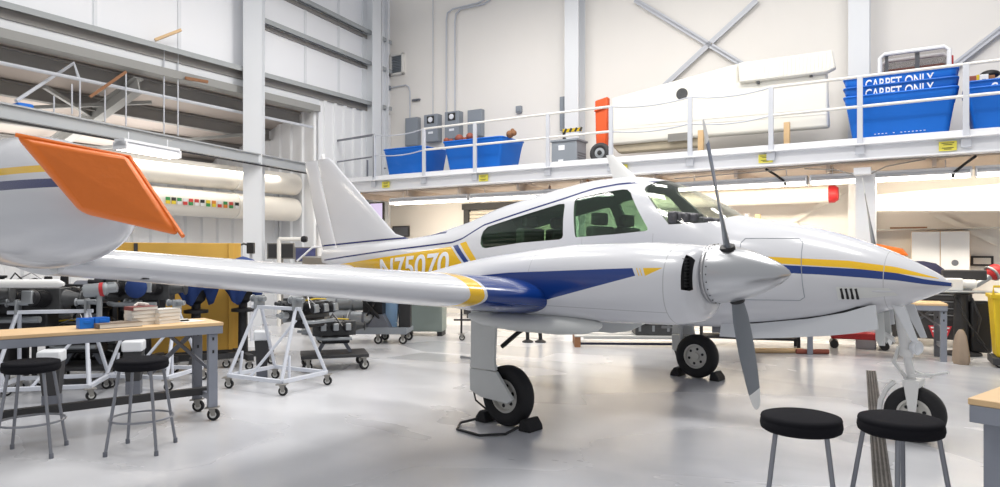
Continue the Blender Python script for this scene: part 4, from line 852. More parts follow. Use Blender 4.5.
mb = MB(); mb.prism([(-.62, 0), (.62, 0), (.4, .09), (-.4, .09)], -.2, .2); mb.build('cradle', 'bench_grey', e)
mb = MB(); mb.prism([(-.22, 0), (.22, 0), (.08, .26), (-.05, .26)], -.15, .15); place(tag(mb.build('wedge_block', 'bench_grey', None, .01), 'dark grey wedge-shaped block on the right half of the low cart', 'block'), (-2.15, 12.3, .265), 0)
t = thing('test_panel', 'light blue upright panel with black case at the right end of the low cart', 'panel', (-1.95, 12.55, .265), 0)
mb = MB(); mb.prism([(-.2, 0), (.08, 0), (.12, .62), (-.05, .66), (-.24, .35)], -.04, .04); mb.build('panel', 'light_blue', t, .01); mb = MB(); mb.box((.22, .02, .30), (.22, .2, .60)); mb.build('case', 'bench_dark', t, .01)
t = thing('green_cabinet', 'grey-green metal cabinet standing below the near wing', 'cabinet', (-1.50, 13.4, 0), -.1)
mb = MB(); mb.box((0, .2, .55), (.78, .5, .92)); mb.build('body', 'green_grey', t, .01)
for x in (-.33, .33): mb = MB(); mb.box((x, .2, .045), (.1, .4, .09)); mb.build('foot', 'bench_dark', t)
mb = MB(); mb.box((.0, -.054, .55), (.72, .012, .86)); mb.build('door', 'green_grey', t, .004)
t = thing('instrument_trolley', 'small dark two-post trolley on casters behind the near landing gear', 'trolley', (-.55, 12.7, 0), 0)
mb = MB()
for x in (-.16, .16): mb.tube([(x, 0, .12), (x, 0, .95)], .02, 8)
mb.bar((-.3, 0, .38), (.3, 0, .38), .04, .03); mb.bar((-.2, 0, .90), (.2, 0, .90), .4, .03); mb.build('frame', 'eng_dark', t)
for x in (-.16, .16): caster(t, (x, 0, .13), .055)
mb = MB(); mb.box((.05, .02, .62), (.22, .2, .40)); mb.build('box', 'bench_dark', t, .01)
for i, (x, lb) in enumerate(((.50, 'left one of two dark jack feet seen under the engine nacelle'), (.73, 'right one of two dark jack feet seen under the engine nacelle'))):
    t = thing('jack_stand', lb, 'jack', (x, 12.45, 0), 0, 'jack stands under the nacelle'); mb = MB(); mb.lathe([(.10, 0), (.10, .02), (.045, .05)], None, 16); mb.build('foot', 'eng_dark', t); mb = MB(); mb.tube([(0, 0, .04), (-.03, 0, .9)], .035, 10); mb.build('post', 'eng_dark', t)
# pallet with an engine block
t = thing('pallet', 'wooden shipping pallet on the floor behind the nacelle', 'pallet', (2.25, 12.15, 0), -.06)
mb = MB()
for y in (-.35, 0, .35): mb.box((0, y, .19), (1.9, .2, .022))
mb.box((0, -.42, .175), (1.6, .02, .06)); mb.build('deck_boards', 'caster_white', t)
for x in (-.9, .9):
    mb = MB(); mb.box((x, 0, .09), (.1, .86, .18)); mb.build('block', 'brown' if x < 0 else 'wood', t)
mb = MB(); mb.box((0, -.30, .05), (1.7, .1, .03)); mb.build('bottom_board', 'navy_cloth', t)
t = thing('engine_block', 'dark grey engine block with round bores on the pallet', 'engine', (2.80, 12.0, .202), -.06)
mb = MB(); mb.box((0, 0, .22), (.95, .5, .44)); mb.build('block', 'eng_grey', t, .02)
mb = MB()
for x in (-.3, -.05, .2): mb.lathe([(.085, -.01), (.085, .012)], frame((x, -.252, .26), (0, -1, 0)), 20); 
mb.build('bore', 'black', t)
mb = MB()
for x in (-.4, -.17, .08, .34): mb.box((x, -.255, .12), (.04, .02, .1))
mb.build('stud', 'eng_light', t)
# bench, shelves, cart, chest and shop tools at the right
Q0, Q1 = Vector((5.06, 10.85, 0)), Vector((6.62, 10.15, 0)); rq = math.atan2((Q1-Q0).y, (Q1-Q0).x)
bench('wooden-topped bench with grey posts standing behind the aeroplane nose', Q1+Vector((-.04, -.02, 0)), rq, 2.0, .7, .86, [(-.05, .06), (-1.85, .06), (-.05, .62), (-1.85, .62)], stretch=False, wheels=False)
t = thing('parts_rack', 'low dark steel rack beyond the nose gear door', 'rack', (4.3, 11.95, 0), -.3)
for z in (.16, .42): mb = MB(); mb.box((0, 0, z), (1.6, .5, .04)); mb.build('shelf', 'bench_dark', t)
for x in (-.78, .78):
    for y in (-.23, .23): mb = MB(); mb.box((x, y, .3), (.05, .05, .6)); mb.build('upright', 'bench_dark', t)
mb = MB(); mb.box((-.2, .02, .31), (.8, .4, .16)); mb.build('drawer', 'bench_grey', t)
mb = MB(); mb.cyl((-.5, 0, 0), (.4, 0, 0), .04, 14); place(tag(mb.build('wooden_pole', 'wood'), 'round wooden pole lying on the floor behind the propeller', 'pole'), (4.45, 11.1, .04), -.02)
mb = MB(); mb.cyl((-.25, 0, 0), (.25, 0, 0), .04, 14); place(tag(mb.build('wooden_pole', 'brown_red'), 'darker wooden pole lying right of the pale pole on the floor', 'pole'), (4.98, 11.0, .04), -.05)
t = thing('service_cart', 'red low cart beyond the nose gear', 'cart', (6.05, 11.7, 0), rq)
mb = MB(); mb.prism([(-.40, .16), (.40, .16), (.40, .27), (.1, .28), (-.40, .23)], -.18, .18); mb.build('body', 'red', t, .02)
for x in (-.35, .4):
    mb = MB(); mb.lathe([(.07, -.2), (.07, .2)], frame((x, 0, .07), (0, 1, 0)), 14); mb.build('wheel', 'black', t)
mb = MB(); mb.tube([(.45, 0, .3), (.75, 0, .75)], .02, 8); mb.build('handle', 'black', t)
t = thing('tool_chest', 'black rolling tool chest with a red badge behind the nose gear', 'tool chest', bp(.92, 1.15), BROT)
mb = MB(); mb.box((0, 0, .60), (1.35, .55, .92)); mb.build('body', 'bench_dark', t, .012)
for j in range(5):
    for i in (0, 1):
        if j == 4 and i == 0: continue
        mb = MB(); mb.box((-.33+.66*i, -.285, .98-.115*j), (.62, .025, .10)); d_ = mb.build('drawer', 'bench_dark', t, .004); mb = MB(); mb.box((-.33+.66*i, -.30, 1.015-.115*j), (.58, .015, .018)); mb.build('drawer_pull', 'alum', d_)
mb = MB(); mb.prism([(-.17, .10), (.17, .10), (.10, -.10), (-.10, -.10)], -.006, .006); o = mb.build('badge', 'red_ink', t); o.location = (.22, -.285, .27)
mb = MB(); mb.prism([(-.14, .08), (.14, .08), (.13, .055), (-.13, .055)], -.004, .004); mb.prism([(-.115, .02), (.115, .02), (.105, -.01), (-.105, -.01)], -.004, .004); mb.prism([(-.09, -.05), (.09, -.05), (.08, -.075), (-.08, -.075)], -.004, .004); o2 = mb.build('badge_bars', 'white_ink', o); o2.location = (0, -.006, 0)
for x in (-.55, .55):
    for y in (-.2, .2): caster(t, (x, y, .14), .065)
mb = MB(); rs = []
for k_, (z, q_) in enumerate(((0, 1), (.12, 1.04), (.26, .95), (.36, .7), (.40, .3))): rs.append([(.42*q_*math.cos(a)*(1+.08*math.sin(4*a+k_)), .24*q_*math.sin(a)*(1+.08*math.sin(3*a)), z) for a in [2*PI*j/40 for j in range(40)]])
mb.rings(rs); place(tag(mb.build('folded_tarp', 'navy_cloth', None, 0, 60), 'dark navy tarp heaped on the tool chest behind the nose', 'tarp'), bp(.78, 1.12, 1.07), BROT)
t = thing('bench_lathe', 'small white machine with black motor on a black pillar stand right of the nose', 'machine', (7.32, 10.95, 0), -.4)
mb = MB(); mb.lathe([(.28, 0), (.28, .03), (.11, .06), (.10, .95), (.2, .98)], None, 24); mb.build('pillar', 'bench_dark', t)
mb = MB(); mb.box((0, 0, .995), (.9, .34, .035)); mb.build('table', 'alum' if False else 'eng_light', t, .01)
mb = MB(); mb.box((-.12, 0, 1.11), (.26, .22, .2)); mb.lathe([(.07, 0), (.07, .2)], frame((.0, 0, 1.12), (1, 0, 0)), 16); mb.build('headstock', 'white_matte', t, .02)
mb = MB(); mb.box((.05, .1, 1.26), (.6, .16, .16)); mb.lathe([(.08, 0), (.08, .12)], frame((-.4, 0, 1.1), (1, 0, 0)), 16); mb.build('motor', 'bench_dark', t, .02)
mb = MB(); mb.tube([(.12, -.1, .9), (.2, -.25, .6), (.15, -.2, .3), (.3, -.2, .1)], .02, 8); mb.tube([(-.1, -.1, .9), (.05, -.3, .5), (.25, -.25, .2)], .015, 8); mb.build('cable', 'black', t)
mb = MB(); mb.box((.25, .05, .45), (.28, .3, .8)); mb.build('black_case', 'black', t, .03)
t = thing('waste_bin', 'yellow wheeled bin with a warning sticker behind the right workbench', 'bin', (7.30, 9.75, 0), -.5)
mb = MB(); mb.box((0, 0, .57), (.62, .55, .85), None, 0, .82); mb.build('body', 'yellow', t, .02)
mb = MB(); mb.box((0, 0, 1.0), (.66, .6, .05)); mb.tube([(-.30, -.26, 1.02), (-.30, -.26, 1.14), (.30, -.26, 1.14), (.30, -.26, 1.02)], .018, 8); mb.build('rim_and_handle', 'yellow', t, .008)
mb = MB(); mb.box((-.13, -.262, .64), (.18, .008, .022)); mb.box((-.13, -.256, .54), (.07, .012, .13)); mb.box((-.13, -.25, .44), (.04, .02, .04)); mb.build('warning_sticker', 'ink', t)
mb = MB(); mb.lathe([(.045, 0), (.05, .01), (.02, .02)], frame((.05, -.29, .95), (0, -1, 0)), 14); mb.build('latch', 'eng_light', t)
mb = MB(); mb.box((0, 0, .09), (.62, .56, .10)); mb.build('dolly_base', 'bench_dark', t, .01)
for x in (-.24, .24): caster(t, (x, -.2, .10), .045)
mb = MB(); rs = []
for z, q_ in ((0, 1), (.05, 1.2), (.15, 1.15), (.28, 1.0), (.40, .8), (.47, .5), (.50, .25)): rs.append([(.08*q_*math.cos(a)*(1+.12*math.sin(5*a+z*9)), .11*q_*math.sin(a)*(1+.1*math.sin(4*a)), z) for a in [2*PI*j/36 for j in range(36)]])
mb.rings(rs); place(tag(mb.build('waste_sack', 'tan_bag', None, 0, 60), 'tan sack slumped between bench post and yellow bin', 'sack'), (6.68, 10.0, 0), 0)
t = thing('inspection_lamp', 'red-headed lamp on a grey arm at the right edge', 'lamp', (7.95, 11.15, 1.0), 0)
mb = MB(); mb.tube([(-.55, 0, .0), (-.25, 0, .10), (-.02, 0, .24)], .05, 10); mb.build('arm', 'eng_light', t); mb = MB(); mb.ball((.05, 0, .30), .13, 20, 10); mb.build('head', 'red', t); mb = MB(); mb.torus(frame((.0, 0, .28), (-.6, 0, -.4)), .12, .02, 24, 8); mb.build('collar', 'eng_light', t)
mb = MB(); mb.box((-.45, 0, -.5), (.10, .1, 1.0)); mb.build('stand_post', 'bench_grey', t)
# drainage trench grate
g0 = gpt(871, 371); g1 = gpt(884, 500); g1 = g0+(g1-g0)*1.15; dd = (g1-g0); Lg = dd.length; rg = math.atan2(dd.y, dd.x)
t = thing('trench_grate', 'long dark drain grate strip let into the floor behind the foreground stools', 'grate', g0, rg); wdt = .118
mb = MB(); mb.box((Lg/2, 0, .002), (Lg, wdt, .004)); mb.build('channel', 'black', t)
mb = MB()
for s in (-1, 1): mb.box((Lg/2, s*(wdt/2-.006), .004), (Lg, .012, .008))
x = .02
while x < Lg: mb.box((x, 0, .005), (.014, wdt-.02, .005)); x += .028
for y in (-.028, 0, .028): mb.box((Lg/2, y, .005), (Lg, .012, .006))
mb.build('grating', 'trench', t)

# dark parts racks at the far left and an extra row of engines
def parts_rack(label, loc, rz, L, h, seed, grp='racks of engine parts'):
    rnd = random.Random(seed); t = thing('storage_rack', label, 'rack', loc, rz, grp)
    for z in (.18, .18+(h-.18)*.5, h):
        mb = MB(); mb.box((0, 0, z), (L, .5, .035)); mb.build('shelf', 'bench_dark', t)
    for x in (-L/2+.03, L/2-.03):
        for y in (-.23, .23): mb = MB(); mb.box((x, y, h/2), (.05, .05, h)); mb.build('upright', 'bench_dark', t)
    mb = MB(); mb.box((0, .24, h/2), (L-.06, .012, h-.1)); mb.build('back_panel', 'bench_dark', t)
    return t
def part_on(label, name, loc, rz, kind, m, s=1.0):
    t = thing(name, label, 'part', loc, rz, 'engine parts on the racks')
    mb = MB()
    if kind == 0: mb.lathe([(.09, 0), (.12, .02), (.12, .16), (.07, .18), (.07, .26), (.10, .27), (.10, .30)], Matrix.Diagonal((s, s, s, 1)), 20)
    elif kind == 1: mb.lathe([(.10, -.16), (.13, -.15), (.13, .15), (.10, .16), (.05, .17), (.05, .24)], frame((0, 0, .13*s), (1, 0, 0)) @ Matrix.Diagonal((s, s, s, 1)), 20)
    else: mb.box((0, 0, .11*s), (.34*s, .24*s, .20*s)); mb.cyl((-.1*s, 0, .2*s), (-.1*s, 0, .32*s), .05*s, 12)
    mb.build('body', m, t, .008)
    mb = MB(); mb.tube([(-.12*s, -.13*s, .05), (0, -.16*s, .16*s), (.14*s, -.13*s, .10*s)], .012, 6); mb.build('pipe', 'eng_light' if kind else 'steel_bare', t)
    return t
racks = [((-6.75, 8.75), .15, 1.2, 1.02, 'dark storage rack of engine parts at the far left edge', 21), ((-5.58, 9.2), .25, 1.0, .98, 'dark storage rack of engine parts behind the blue parts boxes', 22)]
words = ['left end', 'left middle', 'right middle', 'right end']
for ri, ((x, y), rz, L, h, lb, sd) in enumerate(racks):
    parts_rack(lb, (x, y, 0), rz, L, h, sd); rnd = random.Random(sd)
    for si, z in enumerate((.198, .198+(h-.18)*.5, h+.018)):
        for j in range(4):
            xx = -L/2+.22+(L-.44)*j/3; p = Vector((x, y, z))+Matrix.Rotation(rz, 3, 'Z') @ Vector((xx, -.05, 0)); kd = rnd.choice((0, 1, 2)); nm = ['spare_cylinder', 'generator', 'gearbox'][kd]
            part_on('%s at the %s of the %s shelf of the %s rack' % (['dark spare cylinder', 'dark round generator', 'dark gearbox casing'][kd], words[j], ['bottom', 'middle', 'top'][si], ['far left', 'second'][ri]), nm, p, rz+rnd.uniform(-.2, .2), kd, rnd.choice(['eng_dark', 'eng_grey', 'eng_dark', 'bench_grey']), .95)
# ------------------------------------------------------------------ things on the mezzanine
ZD = 3.51
def tub(label, x0, x1, y, h, z=ZD, m='blue_bin', nest=0, group='blue tubs on the mezzanine', d=1.05, text=None):
    L = x1-x0; t = bthing('blue_tub', label, 'tub', (x0+x1)/2, y, z, 0, group); mb = MB(); tp_ = .84
    # tapered open tub with a rolled rim
    def rg(z_, f, o=0): hx, hy = L/2*f-o, d/2*f-o; r = .09; out = []; return [(sx*(hx-r)+r*math.cos(a), sy*(hy-r)+r*math.sin(a), z_) for sx, sy, a0 in ((1, 1, 0), (-1, 1, PI/2), (-1, -1, PI), (1, -1, 1.5*PI)) for a in [a0+i*PI/8 for i in range(5)]]
    mb.rings([rg(.06, tp_-.03), rg(0.0, tp_), rg(h*.86, .972), rg(h*.875, .985), rg(h, 1.0), rg(h, 1.0, .025), rg(h*.6, .95, .03), rg(.08, tp_, .03)]); mb.build('shell', m, t, 0, 35)
    mb = MB(); pts = rg(h, 1.005); mb.tube(pts, .018, 8, loop=True); mb.build('rim', m, t)
    if text:
        tm_ = text_mesh(text, 1.0, 0, .014); xs = [v.co.x for v in tm_.vertices]; mn, mxx = min(xs), max(xs); hh = max(v.co.y for v in tm_.vertices); W_ = L*.60
        for v in tm_.vertices:
            u = (v.co.x-mn)/(mxx-mn); q_ = v.co.y/hh; zz = h*.985-.035-.16*(1-q_); f = float(np.interp(zz/h, [0, .86, .875, 1], [tp_, .972, .985, 1.0]))
            v.co = (-L*.30+W_*u, -d/2*f-.006-v.co.z, zz)
        finish('stencil_lettering', tm_, 'white_ink', t, 0, 0)
    return t
yb = .75
tub('blue tub at the left end of the mezzanine, leftmost of all', bx(384, .25), bx(445, 1.1), yb-.02, .70)
tub('blue tub with rags on top, second from the left on the mezzanine', bx(443, .25), bx(521, 1.1), yb, .74)
mb = MB(); rnd = random.Random(2)
for i in range(16): mb.ball((rnd.uniform(-.35, .35), rnd.uniform(-.2, .2), rnd.uniform(-.05, .12)), rnd.uniform(.06, .11), 8, 5)
o = mb.build('rag_heap', 'brown_red', None, 0, 60); tag(o, 'heap of dark red rags in the second blue tub', 'rags'); place(o, bp(bx(462, .7), .7, ZD+.80), BROT)
mb = MB(); mb.ball((0, 0, 0), .09, 10, 6); mb.ball((.1, 0, .02), .07, 10, 6); mb.ball((.04, .05, .09), .05, 8, 5); place(tag(mb.build('brown_rag', 'brown', None, 0, 60), 'small brown rag bundle on the right rim of the second blue tub', 'rags'), bp(bx(510, .5), .5, ZD+.82), BROT)
mb = MB(); mb.tube([(0, 0, 0), (.0, .0, .06)], .05, 8)
# nested stack of three tubs with stencilled lettering, more at the right edge
xa, xb = bx(844, .25), bx(958, .25)
for i, (nm, tx) in enumerate((('lowest', None), ('middle', 'CARPET ONLY'), ('top', 'CARPET ONLY'))):
    tb_ = tub('%s blue tub of the nested lettered stack right of the cream wing' % nm, xa, xb, .72, .78, ZD+.155*i, 'blue_bin' if i != 1 else 'blue_bin2', 0, 'blue tubs on the mezzanine', 1.0, tx)
    if i == 0: low_tub = tb_
mb = MB(); mb.v = []
for i in range(14):
    if i in (4, 6): continue
    mb.box((-.40+.055*i, 0, 0), (.026, .004, .010))
mb.build('stencil_line', 'white_ink', low_tub).location = (.05, -.447, .12)
xc = bx(966, .25)
for i in range(2): tub(['lower', 'upper'][i]+' blue tub of the pair cut off by the right edge', xc, xc+1.6, .72, .72, ZD+.10*i, 'blue_bin' if i == 0 else 'blue_bin2', 0, 'blue tubs on the mezzanine', 1.0, [None, 'CARPET ONLY'][i])
t = bthing('wire_crate', 'white-rimmed clear plastic crate on the lettered tub stack', 'crate', bx(914, .75), .75, ZD+1.09, 0); w_, d_, h_ = 1.0, .5, .42
mb = MB()
for y in (-d_/2, d_/2): mb.tube([(-w_/2, y, 0), (-w_/2, y, h_-.06), (-w_/2+.07, y, h_), (w_/2-.07, y, h_), (w_/2, y, h_-.06), (w_/2, y, 0)], .035, 8)
for x in (-w_/2, w_/2): mb.bar((x, -d_/2, .02), (x, d_/2, .02), .04, .04)
mb.build('rim', 'mezz_white', t)
mb = MB(); mb.box((.05, -d_/2+.03, h_/2), (.07, .02, h_)); mb.box((-.4, -d_/2+.03, h_/2), (.05, .02, h_)); mb.build('mullion', 'box_grey', t)
mb = MB(); mb.box((0, -d_/2+.005, h_/2), (w_-.06, .006, h_-.04)); mb.box((0, d_/2, h_/2), (w_-.06, .006, h_-.04)); mb.build('pane', 'clear_pane', t)
mb = MB(); mb.box((0, 0, .09), (w_*.9, d_*.8, .16)); mb.build('contents', 'brown_red', t, .03)
mb = MB(); mb.box((.54, 0, .2), (.05, .2, .2)); mb.build('red_side_latch', 'red', t, .01)
for i, (px, w_, h_, m, lb) in enumerate(((876, .22, .10, 'brown', 'brown offcut left of the clear crate on the tub stack'), (889, .18, .07, 'brown_red', 'reddish offcut touching the clear crate on the tub stack'))):
    mb = MB(); mb.box((0, 0, h_/2), (w_, .3, h_)); mb.box((.03, 0, h_), (w_*.5, .2, .05)); place(tag(mb.build('offcut', m, None, .01), lb, 'offcut'), bp(bx(px, .7), .7, ZD+1.095), BROT)
for i, (px, w_, h_, m, lb) in enumerate(((974, .22, .36, 'brown_red', 'brown-red upright box in the right-edge tub'), (990, .12, .34, 'brown', 'brown upright box at the right edge of the mezzanine'))):
    mb = MB(); mb.box((0, 0, h_/2), (w_, .25, h_)); place(tag(mb.build('upright_box', m, None, .01), lb, 'box'), bp(bx(px, .55), .55, ZD+.60), BROT)
t = bthing('label_carton', 'white carton with yellow edge in the right-edge tub', 'box', bx(982, .5), .5, ZD+.60); mb = MB(); mb.box((0, 0, .18), (.16, .2, .36)); mb.build('carton', 'mezz_white', t, .006); mb = MB(); mb.box((-.06, -.104, .18), (.04, .01, .36)); mb.build('yellow_edge', 'yellow', t); mb = MB(); mb.box((.02, -.104, .25), (.05, .01, .06)); mb.build('print', 'ink', t)
mb = MB(); mb.ball((0, 0, .05), .12, 14, 8, (1.2, 1, .6)); place(tag(mb.build('black_cap', 'black', None, 0, 60), 'black round bundle on top of the right-edge tub', 'bundle'), bp(bx(990, .9), .9, ZD+1.0), BROT)
# old cream wing panel stored behind the rail
def yz(px, py, y): P = bp(bx(px, y), y); return CAM_H+(253.6-py)*P.y/FPX
t = bthing('stored_wing', 'cream aircraft wing panel leaning along the mezzanine wall', 'wing', 0, 0, 0)
def quad_panel(pts, y0, y1, lean=0):
    P = [(bx(px, y0), yz(px, py, y0)) for px, py in pts]; return P
P = quad_panel([(611, 98), (738, 63), (738, 82), (827, 71), (829, 127), (700, 137), (611, 145)], .9, 1.2); mb = MB(); mb.prism(P, .9, 1.12); mb.build('main_panel', 'cream_metal', t, .05, 40, 3)
P = quad_panel([(738, 63), (832, 50), (836, 68), (826, 73), (739, 83)], .82, 1.2); mb = MB(); mb.prism(P, .80, .96)
mb.build('aileron', 'cream_metal', t, .03)
mb = MB()
for i in range(24):
    f = i/23; a = (bx(740+90*f, .8), yz(740+90*f, 63.5-13*f, .8)); b_ = (bx(741+88*f, .8), yz(741+88*f, 81-9*f, .8)); mb.bar((a[0], .797, a[1]-.03), (b_[0], .797, b_[1]+.03), .02, .012, (0, 1, 0))
mb.build('aileron_ribs', 'cream_metal', t)
mb = MB()
for px, py in ((758, 80), (811, 73)): mb.box((bx(px, .85), .86, yz(px, py, .85)), (.05, .06, .14))
mb.build('hinge', 'eng_grey', t)
mb = MB(); mb.lathe([(.12, 0), (.12, .01)], frame((bx(682, .9), .905, yz(682, 94, .9)), (0, -1, 0)), 20); mb.build('inspection_hole', 'eng_grey', t)
mb = MB()
for y_, pa, pb in ((.897, (640, 125), (829, 108)), (.897, (611, 130), (828, 114))): mb.bar((bx(pa[0], y_), y_, yz(*pa, y_)), (bx(pb[0], y_), y_, yz(*pb, y_)), .006, .008, (0, 1, 0))
mb.build('rivet_seam', 'rail_cream', t)
P = quad_panel([(611, 145), (700, 137), (700, 146), (618, 153)], .95, 1); mb = MB(); mb.prism(P, .98, 1.2); mb.build('root_fairing', 'cream_dirty', t, .03)
mb = MB(); mb.box((bx(680, .9), .90, yz(680, 137, .9)), (.5, .03, .16)); mb.build('grey_patch', 'caster_metal', t)
for px, py0, lb in ((701, 130, 'left wooden prop under the stored cream wing'), (787, 122, 'right wooden prop under the stored cream wing')):
    h_ = yz(px, py0, .55)-ZD; mb = MB(); mb.box((0, 0, h_/2), (.10, .10, h_)); place(tag(mb.build('wooden_prop', 'wood'), lb, 'prop', 'wooden props under the stored wing'), bp(bx(px, .6), .6, ZD), BROT)
mb = MB(); mb.bar((bx(705, .9), 1.3, ZD+.06), (bx(835, .9), 1.3, ZD+.06), .5, .1); place(tag(mb.build('dark_plank', 'bench_dark'), 'dark plank on the deck under the stored wing', 'plank'), BA, BROT)
mb = MB(); mb.bar((bx(740, .5), .6, ZD+.03), (bx(772, .5), .55, ZD+.05), .12, .04); place(tag(mb.build('offcut', 'paper'), 'pale sheet offcut beside the right wooden prop', 'offcut'), BA, BROT)
# orange cover and the grey reel
t = bthing('orange_cover', 'orange-red fabric control surface cover standing upright by the wall column', 'cover', bx(602.5, 1.0), 1.0, ZD+.03); zt_ = yz(602, 98, 1.0)-ZD-.03
mb = MB(); mb.prism([(-.10, 0), (.09, .02), (.13, zt_*.55), (.15, zt_), (-.15, zt_-.06), (-.13, zt_*.45)], -.09, .09); mb.build('sleeve', 'orange_red', t, .03)
mb = MB(); mb.bar((-.145, -.095, zt_*.80), (.15, -.095, zt_*.84), .02, .07, (0, 1, 0)); mb.build('seam_band', 'orange_red', t)
t = bthing('hose_reel', 'grey reel with a black core leaning beside the orange cover', 'reel', bx(600, .6), .6, ZD+.235)
mb = MB(); mb.torus(frame((0, 0, 0), (0.1, -1, .1)), .165, .062, 32, 10); mb.build('hose', 'bench_dark', t); mb = MB(); mb.lathe([(.11, -.03), (.11, .03)], frame((0, 0, 0), (.1, -1, .1)), 24); mb.build('flange', 'eng_light', t); mb = MB(); mb.lathe([(.05, .03), (.05, .045)], frame((0, 0, 0), (.1, -1, .1)), 16); mb.build('core', 'black', t)
# transformer and electrical gear
t = bthing('transformer', 'grey floor transformer with white stickers on the mezzanine', 'transformer', bx(568, .9), .95, ZD)
mb = MB(); mb.box((0, 0, .30), (.62, .5, .56)); mb.build('cabinet', 'box_grey', t, .012); mb = MB(); mb.box((0, 0, .60), (.68, .56, .05)); mb.build('lid', 'box_grey', t, .01)
mb = MB(); mb.box((-.06, -.255, .44), (.15, .01, .11)); mb.box((-.08, -.255, .12), (.12, .01, .12)); mb.build('sticker', 'white_ink', t)
mb = MB()
for z in (.20, .26, .32): mb.box((.313, 0, z), (.01, .4, .02))
mb.build('louvre', 'bench_grey', t)
t = bthing('hazard_bar', 'yellow and black striped bar lying on the transformer', 'bar', bx(570, .9), .95, ZD+.625)
mb = MB(); mb.box((.03, 0, .23), (.46, .05, .08)); mb.build('bar', 'yellow', t, .004); mb = MB()
for x in (-.15, -.02, .11, .23): mb.bar((x, -.027, .19), (x+.05, -.027, .27), .05, .006, (0, 1, 0))
mb.build('stripes', 'ink', t); mb = MB(); mb.box((-.17, 0, .10), (.05, .05, .2)); mb.tube([(-.17, 0, .2), (-.2, 0, .12), (-.1, 0, .02)], .015, 6); mb.build('foot', 'eng_dark', t)
def ebox(px, py0, py1, wd, lb, dial=False, dp=.16, dy=0):
    y = BW-dp/2; z1 = yz(px, py0, y); z0 = yz(px, py1, y); t = bthing('electrical_box', lb, 'electrical box', bx(px, y), y, (z0+z1)/2, 0, 'electrical boxes on the rear wall'); h_ = z1-z0
    mb = MB(); mb.box((0, 0, 0), (wd, dp, h_)); mb.build('enclosure', 'box_grey', t, .01)
    if dial:
        mb = MB(); mb.box((0, -dp/2-.004, h_*.30), (.24, .01, .2)); mb.build('meter_plate', 'ink', t); mb = MB(); mb.lathe([(.075, 0), (.07, .02), (.002, .03)], frame((0, -dp/2-.008, h_*.30), (0, -1, 0)), 18); mb.build('dial', 'white_ink', t)
        mb = MB(); mb.box((0, -dp/2-.004, -h_*.18), (.16, .01, .06)); mb.build('nameplate', 'white_ink', t)
    else:
        mb = MB(); mb.box((0, -dp/2-.006, 0), (wd-.05, .012, h_-.05)); mb.build('door', 'box_grey', t, .006)
ebox(413, 118, 146, .44, 'plain grey electrical box at the left of the row above the tubs')
ebox(433, 115, 142, .46, 'grey meter box, left one of the two with a dial', True, .22)
ebox(454, 112, 139, .46, 'grey meter box, right one of the two with a dial', True, .22)
ebox(476, 110, 137, .44, 'plain grey electrical box at the right of the row above the tubs')
ebox(519, 106, 113, .16, 'small pale electrical box right of the row, high on the wall', False, .08)
ebox(563, 97, 131, .13, 'tall narrow grey electrical box beside the wall column', False, .12)
ebox(503, 0, 1, .2, 'x') if False else None
def conduit(pts, lb, r=.016):
    P = [(bx(px, BW-.05), BW-.05, yz(px, py, BW-.05)) for px, py in pts]; mb = MB(); mb.tube(P, r, 8); place(tag(mb.build('conduit', 'rail'), lb, 'conduit', 'conduits on the rear wall'), BA, BROT)
conduit([(446.5, 112), (446.5, 20), (447.5, 13), (453, 9), (478, 3), (484, 0), (488, -12)], 'left tall conduit of the bent pair on the rear wall', .024)
conduit([(455, 112), (455, 22), (456, 14), (461, 9), (484, 4), (490, 0), (494, -12)], 'right tall conduit of the bent pair on the rear wall', .024)
conduit([(433, 115), (433, -10)], 'thin straight conduit rising above the left meter box', .012)
conduit([(389, 88), (406, 85), (409, 87), (410, 92), (410, 118)], 'short bent conduit ending at the plain left electrical box', .02)
mb = MB(); mb.box((0, 0, 0), (.26, .06, .05)); place(tag(mb.build('bracket', 'bench_grey'), 'short dark bracket on the rear wall beside the bent conduit', 'bracket'), bp(bx(416, BW-.04), BW-.04, yz(416, 100, BW-.04)), BROT)
mb = MB(); mb.box((0, 0, 0), (.09, .1, .12)); place(tag(mb.build('junction_box', 'box_grey', None, .01), 'small junction box at the left end of the bent conduit', 'box'), bp(bx(389, BW-.06), BW-.06, yz(389, 88, BW-.06)), BROT)
mb = MB(); mb.tube([(0, 0, 0), (0, 0, .35)], .014, 6); 
z1 = yz(397, 54, BW-.05); z0 = yz(397, 75, BW-.05); t = bthing('louvred_vent', 'square louvred wall vent high in the left corner', 'vent', bx(397, BW-.05), BW-.04, (z0+z1)/2); h_ = z1-z0
mb = MB()
for s in (-1, 1): mb.box((s*.22, 0, 0), (.06, .12, h_)); mb.box((0, 0, s*(h_/2-.03)), (.5, .12, .06))
mb.build('frame', 'rail_cream', t, .008); mb = MB()
for i in range(11): mb.box((0, 0, -h_/2+.07+i*(h_-.14)/10), (.42, .04, .022))
mb.box((0, .03, 0), (.42, .01, h_-.08)); mb.build('louvre', 'box_grey', t)

